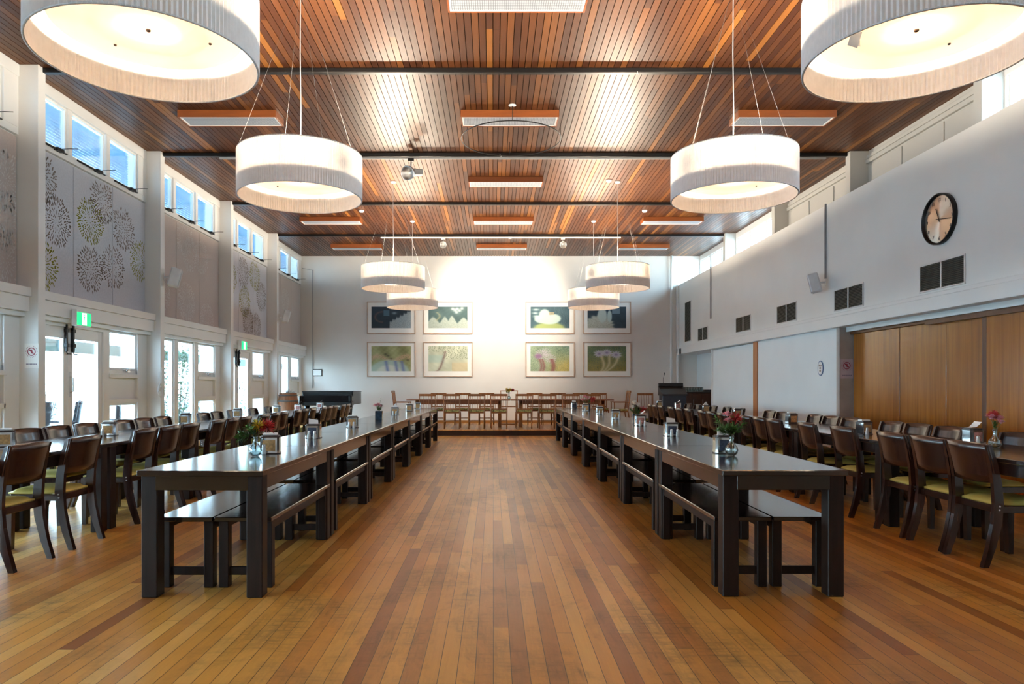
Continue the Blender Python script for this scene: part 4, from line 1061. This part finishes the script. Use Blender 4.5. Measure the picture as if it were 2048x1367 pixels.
MB().bbox(-.14, .14, -.02, 0, -.105, .105, .004).build('frame', DARK, nf); MB().box(-.12, .12, -.022, -.019, -.085, .085).build('sheet', PAPER, nf)

# ------------------------------------------------------------------ stage furniture
SZ = .145
def stage_chair(arms=False):
    r = empty('stage_armchair' if arms else 'stage_chair', (0, 0, 0), label='x', cat='chair', group='spindle back chairs on the stage')
    hw = .25 if arms else .215; H = .98 if arms else .90
    for s_ in (-1, 1):
        MB().tube([(s_*(hw-.02), -.26, 0), (s_*(hw-.01), -.20, .44), (s_*hw, -.27, H)], [.013, .017, .012], 8).build('rear_leg', STAGEW, r)
        MB().tube([(s_*hw, .19, 0), (s_*(hw-.01), .17, .43)], [.012, .018], 8).build('front_leg', STAGEW, r)
        if arms: MB().bbox(s_*hw-.022, s_*hw+.022, -.24, .2, .66, .685, .006).tube([(s_*hw, .17, .43), (s_*hw, .17, .66)], .014, 8).build('armrest', STAGEW, r)
    MB().bbox(-hw-.01, hw+.01, -.285, -.262, H-.05, H+.01, .006).build('top_rail', STAGEW, r)
    MB().bbox(-hw+.01, hw-.01, -.235, -.215, .50, .53, .004).build('lower_rail', STAGEW, r)
    n = 6
    for k in range(n):
        x = -hw+.05+(2*hw-.1)*k/(n-1); MB().tube([(x, -.225, .52), (x*1.05, -.272, H-.04)], .006, 6).build('spindle', STAGEW, r)
    MB().bbox(-hw, hw, -.21, .19, .40, .435, .006).build('seat_frame', STAGEW, r)
    MB().bbox(-hw+.005, hw-.005, -.2, .195, .435, .485, .018).build('seat', SEATF, r)
    MB().tube([(-hw+.01, .18, .2), (hw-.01, .18, .2)], .008, 6).build('stretcher', STAGEW, r); MB().tube([(-hw+.01, -.24, .2), (hw-.01, -.24, .2)], .008, 6).build('stretcher', STAGEW, r)
    return r
sc_ = Kind(stage_chair()); sa = Kind(stage_chair(True))
names = ['first', 'second', 'third', 'fourth', 'fifth', 'sixth', 'seventh', 'eighth']
for k, px in enumerate((856, 904, 953, 998, 1048, 1094, 1141, 1183)):
    sc_.put((X_(px, 18.25), 18.40, SZ), 0, 'spindle back chair, back to the hall, %s from left before the long table' % names[k])
for k, px in enumerate((876, 925, 973, 1070, 1117, 1163, 1200)):
    sc_.put((X_(px, 20.0), 19.95, SZ), PI, 'spindle back chair facing the hall, %s from left behind the long table' % names[k])
sc_.put((X_(1291, 19.6), 19.5, SZ), PI-.1, 'spindle back stage chair standing alone between the long table and the lectern')
sa.put((X_(806, 19.2), 19.2, SZ), -PI/2, 'spindle back armchair at the left end of the long stage table')
sa.put((X_(1238, 19.2), 19.2, SZ), PI/2, 'spindle back armchair at the right end of the long stage table')
def stage_table(x0, x1, label):
    r = empty('stage_table', (0, 0, SZ), label=label, cat='table', group='long tables on the stage')
    MB().bbox(x0, x1, 18.72, 19.62, .72, .755, .006).build('tabletop', STAGET, r)
    MB().bbox(x0+.25, x1-.25, 18.80, 18.83, .62, .72, .004).bbox(x0+.25, x1-.25, 19.50, 19.53, .62, .72, .004).bbox(x0+.25, x0+.28, 18.83, 19.5, .62, .72, .004).bbox(x1-.28, x1-.25, 18.83, 19.5, .62, .72, .004).build('apron', STAGET, r)
    for x in (x0+.28, x1-.28):
        for y in (18.84, 19.46): MB().bbox(x-.045, x+.045, y-.04, y+.04, 0, .72, .006).build('leg', STAGEW, r)
stage_table(-2.32, .46, 'left one of the two long brown tables on the stage'); stage_table(.47, 3.24, 'right one of the two long brown tables on the stage')
gv = bulb_vase((X_(1018, 19.1), 19.1, SZ+.756), 'clear vase in the middle of the long stage table')
bouquet((X_(1018, 19.1), 19.1, SZ+.756), 'yellow flowers in the middle of the long stage table', [(-.03, 0, .22, .06, 'y'), (.03, 0, .25, .06, 'y'), (.1, 0, .24, .05, 'r'), (-.06, 0, .26, .05, 'y')], [(0, 0, .2, .05, 'n'), (-.07, 0, .2, .04, 'n')], 13)
# tall backed pale chair in the middle
sd = empty('timber_rack', (X_(1018, 20.3), 20.3, SZ), label='tall see-through timber framed rack behind the middle of the long stage table', cat='rack')
MB().tube([(-.23, 0, 0), (-.24, 0, .98)], .012, 8).tube([(.23, 0, 0), (.24, 0, .98)], .012, 8).build('upright', STAGEW, sd)
for q in ((-.26, .26, -.012, .012, .96, .985), (-.22, .22, -.01, .01, .5, .53), (-.24, .24, -.12, .12, 0, .03)): MB().bbox(*q, .004).build('rail', STAGEW, sd)

# piano
pn = empty('grand_piano', (-4.32, 18.25, SZ), label='black grand piano with closed lid on the stage at left', cat='piano')
def rimpoly(e=0):
    return [(-.72-e, 0), (.62+e, 0), (.62+e, .9), (.60+e, 1.25), (.45+e, 1.6), (.1, 1.95+e), (-.3, 2.1+e), (-.62, 2.0+e), (-.72-e, 1.8)]
P0 = rimpoly()
MB().prism([(a, b2+.25) for a, b2 in P0], .62, .94).build('case', BLACKP, pn)
MB().prism([(a*1.015, b2*1.005+.24) for a, b2 in P0], .945, .975).build('lid', BLACKP, pn)
MB().bbox(-.74, .64, -.02, .26, .60, .70, .01).bbox(-.74, -.66, -.02, .26, .70, .86, .02).bbox(.56, .64, -.02, .26, .70, .86, .02).build('keybed', BLACKP, pn)
MB().add([(-.66, .10, .86), (.56, .10, .86), (.56, .02, .71), (-.66, .02, .71), (-.66, .13, .86), (.56, .13, .86), (.56, .05, .71), (-.66, .05, .71)], [(0, 3, 2, 1), (4, 5, 6, 7), (0, 1, 5, 4), (1, 2, 6, 5), (2, 3, 7, 6), (3, 0, 4, 7)]).bbox(-.66, .56, .10, .25, .855, .875, .005).build('fallboard', BLACKP, pn)
MB().bbox(-.70, .60, .20, .25, .86, .945, .004).build('music_shelf', BLACKP, pn)
for (x, y) in ((-.62, .35), (.52, .35), (-.2, 1.9)): MB().tube([(x, y, 0), (x, y, .35), (x, y, .62)], [.035, .05, .075], 12).build('leg', BLACKP, pn)
MB().bbox(-.12, .02, .35, .40, .12, .62, .004).bbox(-.16, .06, .30, .42, .08, .13, .006).tube([(-.1, .32, .1), (-.1, .18, .06)], .01, 6).tube([(0, .32, .1), (0, .18, .06)], .01, 6).build('pedal_lyre', BLACKP, pn)
# barrel
br = empty('wine_barrel', (-5.26, 17.97, SZ), label='old wooden wine barrel with grey metal hoops beside the piano', cat='barrel')
BARW = grain('weathered barrel oak', lin(120, 74, 44), lin(156, 104, 66), .6, 'z', 9)
MB().lathe([(.0, .02), (.215, .02), (.215, .0), (.24, .15), (.265, .38), (.27, .47), (.265, .56), (.24, .78), (.215, .93), (.20, .93), (.20, .91), (0, .91)], 28).build('staves', BARW, br)
for z, rr in ((.06, .228), (.2, .249), (.73, .250), (.87, .229)): MB().lathe([(rr, z-.016), (rr+.004, z-.016), (rr+.004, z+.016), (rr, z+.016)], 28).build('hoop', M('dull iron hoop', lin(96, 94, 92), .6), br)
rn = random.Random(5); mb = MB()
for k in range(50):
    a = rn.random()*6.28; q = rn.random()*.13; mb.tube([(q*math.cos(a), q*math.sin(a), 0.002), (1.4*q*math.cos(a), 1.4*q*math.sin(a), .05+.07*rn.random())], [.004, .002], 4)
tag(mb.build('dried_twigs', M('dried twig grey', lin(150, 146, 136), .8), None, (-5.26, 17.97, SZ+.912)), 'small heap of dried twigs on top of the barrel', 'dried plant')
# lectern
lc = empty('lectern', (4.76, 18.55, SZ), label='dark lectern with slanted top beside the kitchen alcove', cat='lectern')
MB().bbox(-.31, .31, -.2, .2, .02, .86, .006).build('cabinet_body', LECT, lc)
MB().add([(-.33, -.25, .90), (.33, -.25, .90), (.33, .25, 1.12), (-.33, .25, 1.12), (-.33, -.25, .86), (.33, -.25, .86), (.33, .25, .86), (-.33, .25, .86)], [(0, 1, 2, 3), (4, 7, 6, 5), (0, 4, 5, 1), (1, 5, 6, 2), (2, 6, 7, 3), (3, 7, 4, 0)]).bbox(-.33, .33, .18, .26, 1.10, 1.19, .006).build('slanted_top', M('black brown lectern timber', lin(40, 30, 26), .35), lc)
MB().bbox(-.33, .33, -.23, .23, 0, .03, .004).build('plinth', DARK, lc)
MB().tube([(-.2, .2, 1.19), (-.2, .2, 1.32), (-.18, .15, 1.42)], .006, 6).lathe([(0, 0), (.014, .004), (.016, .05), (0, .06)], 10, o=(-.18, .13, 1.41)).build('microphone', DARK, lc)
# kitchen cabinet
kc = empty('kitchen_cabinet', (0, 0, SZ), label='dark timber kitchen cabinet in the alcove at right', cat='cabinet')
MB().bbox(5.14, 6.14, 18.95, 19.5, .0, .93, .004).build('carcass', CABW, kc)
for k in range(4): d_ = MB().bbox(5.15+k*.247, 5.39+k*.247, 18.925, 18.949, .08, .90, .004).build('door', CABW, kc); MB().bbox(5.17+k*.247, 5.18+k*.247, 18.90, 18.925, .60, .75, .003).build('handle', STEEL, d_)
tag(MB().bbox(5.12, 6.148, 18.91, 19.52, .931, .962, .004).build('worktop', M('dark worktop', lin(60, 50, 46), .3), None, (0, 0, SZ)), 'dark worktop on the kitchen cabinet in the alcove', 'worktop')
gl = MB().lathe([(0, 0), (.03, 0), (.036, .12), (.033, .12), (.028, .006), (0, .006)], 14).build('drinking_glass', VGLASS)
tag(gl, 'x', 'glass', 'rows of drinking glasses on the alcove worktop'); gk = Kind(gl)
for i in range(7):
    for j in range(2): gk.put((5.22+i*.075, 19.0+j*.1, SZ+.963), 0, 'clear drinking glass in the %s row on the alcove worktop, %s from the left' % (['front', 'back'][j], names[i]))
tag(MB().bbox(-.12, .12, -.09, .09, 0, .05, .01).build('black_tray', DARK, None, (5.86, 19.1, SZ+.963)), 'low black tray on the alcove worktop', 'tray')
tag(MB().lathe([(0, 0), (.05, 0), (.055, .14), (.04, .16), (0, .16)], 16).build('metal_urn', GREYP, None, (6.03, 19.08, SZ+.963)), 'small grey canister at the right of the alcove worktop', 'canister')

# ------------------------------------------------------------------ wall fittings
def vent(y0, y1, z0, z1, label, two=True):
    X = 5.58; r = empty('wall_vent', (X, (y0+y1)/2, (z0+z1)/2), label=label, cat='vent', group='return air vents on the clock wall')
    h, v = (y1-y0)/2, (z1-z0)/2; w_ = .02
    f = MB().bbox(-.015, 0, -h, h, v-w_, v, .003).bbox(-.015, 0, -h, h, -v, -v+w_, .003).bbox(-.015, 0, -h, -h+w_, -v+w_, v-w_, .003).bbox(-.015, 0, h-w_, h, -v+w_, v-w_, .003)
    if two: f.bbox(-.015, 0, -.012, .012, -v+w_, v-w_, .003)
    f.build('vent_frame', TRIM, r)
    MB().box(-.003, -.001, -h+w_, h-w_, -v+w_, v-w_).build('vent_backing', VDARK, r)
    n = int((2*v-2*w_)/.022); s_ = MB()
    for k in range(n):
        z = -v+w_+.006+k*(2*v-2*w_)/n
        s_.add([(-.012, -h+w_, z), (-.012, h-w_, z), (-.003, h-w_, z+.009), (-.003, -h+w_, z+.009)], [(0, 1, 2, 3)])
    s_.build('slats', VENTM, r)
for (a, b2, z0, z1, lb_) in ((8.26, 9.15, 2.46, 2.82, 'double louvred vent below the clock'), (10.53, 11.44, 2.46, 2.82, 'double louvred vent beside the wall speaker'), (12.85, 13.75, 2.46, 2.82, 'double louvred vent on the right wall, third from the camera'), (15.14, 16.07, 2.46, 2.82, 'double louvred vent on the right wall, fourth from the camera'), (18.17, 19.05, 2.46, 2.82, 'double louvred vent on the right wall, farthest')):
    vent(a, b2, z0, z1, lb_)
vent(19.7, 20.35, 2.52, 3.68, 'tall narrow louvred vent at the far end of the right wall', False)
# clock
ck = empty('wall_clock', (5.58, 8.72, 3.33), label='round black rimmed wall clock with shiny metallic dial', cat='clock')
Q = Matrix.Rotation(-PI/2, 4, 'Y') @ Matrix.Rotation(PI, 4, 'Z')   # local z -> -x
RC = .318
MB().lathe([(RC-.03, .0), (RC, .0), (RC, .05), (RC-.008, .058), (RC-.022, .05), (RC-.024, .022), (RC-.03, .02)], 56, mat=Q).build('rim', DARK, ck)
dm, t, b = newmat('spun metal dial'); tcn = N(t, 'ShaderNodeTexCoord'); sp = N(t, 'ShaderNodeSeparateXYZ'); t.links.new(tcn.outputs['Object'], sp.inputs[0])
b.inputs['Base Color'].default_value = lin(222, 206, 186); b.inputs['Metallic'].default_value = .9; b.inputs['Roughness'].default_value = .32
an = N(t, 'ShaderNodeCombineXYZ')
b.inputs['Anisotropic'].default_value = .9
tgn = N(t, 'ShaderNodeTangent', direction_type='RADIAL', axis='X'); t.links.new(tgn.outputs[0], b.inputs['Tangent'])
nn = noise(t, tcn.outputs['Object'], 5, 2); t.links.new(ramp(t, nn, [(.3, lin(214, 196, 174)), (.7, lin(228, 214, 196))]), b.inputs['Base Color'])
MB().lathe([(0, .02), (.1, .02), (.2, .02), (RC-.024, .02)], 56, mat=Q).build('dial', dm, ck)
def text(body, size, loc, rot, mat_, parent, name, ext=.001):
    cu = bpy.data.curves.new(name, 'FONT'); cu.body = body; cu.size = size; cu.align_x = 'CENTER'; cu.align_y = 'CENTER'; cu.extrude = ext; cu.resolution_u = 3
    cu.materials.append(mat_); o = bpy.data.objects.new(name, cu); COL.objects.link(o); o.parent = parent; o.location = loc; o.rotation_euler = rot
    me = bpy.data.meshes.new_from_object(o); bpy.data.objects.remove(o); me.materials.clear(); me.materials.append(mat_)
    o = bpy.data.objects.new(name, me); COL.objects.link(o); o.parent = parent; o.location = loc; o.rotation_euler = rot; return o
NUM = M('dark grey numeral', lin(62, 56, 54), .5)
for h in range(1, 13):
    a = h*PI/6; text(str(h), .06, (-.022, -math.sin(a)*.24, math.cos(a)*.24), (PI/2, 0, -PI/2), NUM, ck, 'numeral')
def hand(a, L, w_, nm):
    m = Matrix.Rotation(a, 4, 'X')
    MB().box(-.030, -.027, -w_, w_, -L*.25, L, mat=m).build(nm, DARK, ck)
hand(math.radians(-22)*-1*-1, .16, .006, 'hour_hand') if False else None
# seen from the room the clock's right is -y
hand(math.radians(-22), .15, .006, 'hour_hand'); hand(math.radians(99), .23, .005, 'minute_hand')
def wall_speaker(loc, rz, label, armdir):
    r = empty('wall_speaker', loc, rz, label=label, cat='speaker', group='white wall speakers')
    m = Matrix.Rotation(math.radians(14), 4, 'X')
    MB().bbox(-.10, .10, -.10, .07, -.16, .16, .02, mat=m).build('cabinet', WHITEP, r)
    MB().bbox(-.085, .085, -.106, -.10, -.145, .145, .004, mat=m).build('grille', M('pale grille', lin(206, 206, 206), .6), r)
    MB().tube([(0, .05, 0), (0, .14, 0)], .015, 8).bbox(-.03, .03, .14, .155, -.06, .06, .004).build('bracket', WHITEP, r)
    return r
wall_speaker((-5.37, 11.78, 3.08), PI/2+.35, 'white wall speaker on the column right of the near glass doors', -1)
wall_speaker((-5.36, 18.10, 3.06), PI/2+.35, 'white wall speaker on the farthest left column', -1)
wall_speaker((5.40, 11.72, 2.98), -PI/2-.45, 'white wall speaker on the right wall below a thin conduit', 1)
tag(MB().bbox(5.49, 5.519, 20.55, 20.65, 2.2, 2.36, .004).build('wall_sensor', DARK), 'tiny black sensor at the far end of the right beam', 'sensor')
def exit_sign(y0, label):
    r = empty('exit_sign', (-5.62, y0, 2.16), label=label, cat='exit sign', group='green exit signs over the glass doors')
    MB().bbox(0.0, .07, 0, .34, -.10, .12, .006).build('housing', WHITEP, r)
    MB().box(.07, .073, .01, .33, -.085, .085).build('green_panel', EXITG, r)
    MB().box(.073, .0745, .125, .225, -.08, .08).build('white_panel', EXITW, r)
    p = MB(); X = .0752   # running figure
    g = lambda poly: p.add([(X, .17+a, b2) for a, b2 in poly], [tuple(range(len(poly)))])
    g([(.012*math.cos(k*PI/4)+.008, .052+.012*math.sin(k*PI/4)) for k in range(8)])
    g([(-.012, .035), (.014, .038), (.010, -.005), (-.010, -.008)]); g([(.012, .034), (.034, .014), (.028, .008), (.008, .024)]); g([(-.010, .034), (-.030, .016), (-.034, .022), (-.010, .04)])
    g([(.008, -.004), (.028, -.026), (.022, -.055), (.014, -.054), (.016, -.028), (-.004, -.006)]); g([(-.010, -.006), (-.016, -.034), (-.038, -.046), (-.036, -.054), (-.008, -.042), (.002, -.008)])
    p.build('running_figure', EXITG, r)
exit_sign(9.33, 'green exit sign above the near glass doors'); exit_sign(15.45, 'green exit sign above the far glass doors')
def notice(loc, rz, label, W_=.17, H_=.30, tint=PAPER):
    r = empty('wall_notice', loc, rz, label=label, cat='notice', group='paper notices with a red prohibition ring')
    MB().box(-W_/2, W_/2, -.002, 0, -H_/2, H_/2).build('sheet', tint, r)
    RD = M('dark red ink', lin(150, 54, 70), .7)
    c0 = H_*.17; R = W_*.30; mb = MB(); n = 28
    for k in range(n):
        a0, a1 = 2*PI*k/n, 2*PI*(k+1)/n; mb.add([(R*math.cos(a0), -.003, c0+R*math.sin(a0)), (R*math.cos(a1), -.003, c0+R*math.sin(a1)), (R*.78*math.cos(a1), -.003, c0+R*.78*math.sin(a1)), (R*.78*math.cos(a0), -.003, c0+R*.78*math.sin(a0))], [(0, 1, 2, 3)])
    q = R*.7; e = R*.12; mb.add([(-q*.7-e, -.003, c0+q*.7-e), (-q*.7+e, -.003, c0+q*.7+e), (q*.7+e, -.003, c0-q*.7+e), (q*.7-e, -.003, c0-q*.7-e)], [(0, 1, 2, 3)])
    mb.add([(-.006, -.0028, c0-R*.4), (.012, -.0028, c0-R*.45), (.010, -.0028, c0+R*.5), (-.008, -.0028, c0+R*.55)], [(0, 1, 2, 3)])
    for k in range(22):   # ring of tiny marks round the symbol
        if k in (5, 6): continue
        a = 2*PI*k/22; m = Matrix.Translation((R*1.32*math.cos(a), -.003, c0+R*1.32*math.sin(a))) @ Matrix.Rotation(-a, 4, 'Y')
        mb.box(-.005, .005, -.0003, .0003, -.003, .003, mat=m)
    mb.build('prohibition_symbol', RD, r)
    tx = MB()
    for k in range(9): tx.box(-W_*.38+k*W_*.088, -W_*.38+k*W_*.088+W_*.06, -.003, -.0025, -H_*.36, -H_*.31)
    tx.build('printed_line', M('grey ink', lin(120, 110, 130), .7), r)
notice((-5.62, 8.527, 1.62), 0, 'white paper notice with red ring on the column left of the near glass doors')
notice((5.71, 11.297, 1.53), 0, 'mauve paper notice with red ring on the post beside the timber doors', .20, .31, M('mauve tinted paper', lin(196, 178, 186), .7))
pq = empty('oval_plaque', (5.618, 12.0, 1.56), -PI/2, label='oval blue rimmed plaque on the white wall beside the timber doors', cat='plaque')
ov = lambda a, b2, y, mb: mb.prism([(a*math.cos(2*PI*k/28), b2*math.sin(2*PI*k/28)) for k in range(28)], y[0], y[1], 'y')
ov(.10, .13, (-.008, 0), MB()).build('rim', M('blue enamel', lin(70, 104, 150), .3), pq)
ov(.085, .112, (-.010, -.007), MB()).build('face', WHITEP, pq)
mb = MB(); ov(.03, .02, (-.0115, -.0101), mb); mb.box(-.05, -.015, -.0115, -.0101, .03, .06).box(.01, .045, -.0115, -.0101, .03, .055).box(-.03, .03, -.0115, -.0101, -.06, -.03)
mb.build('printed_motif', M('ochre grey print', lin(150, 130, 118), .5), pq)
cl_ = empty('cable_hook', (-5.535, 11.6, 1.2), label='white coiled cable on a round hook on the column right of the near glass doors', cat='cable')
MB().lathe([(0, 0), (.04, 0), (.04, .03), (0, .03)], 16, mat=Matrix.Rotation(PI/2, 4, 'Y')).build('hook_disc', WHITEP, cl_)
lp = MB()
for k in range(3): lp.tube([(.02+.006*k, .085*math.cos(t_)+.0, -.02+(.10+.008*k)*math.sin(t_)) for t_ in [2*PI*i/20 for i in range(21)]], .006, 6, cap=False)
lp.tube([(.02, -.05, .05), (.02, -.05, .28)], .005, 6).tube([(.02, .06, .06), (.02, .06, .36)], .005, 6).tube([(.03, -.08, -.02), (.06, -.16, -.05)], .006, 6)
lp.build('coiled_cord', WHITEP, cl_)
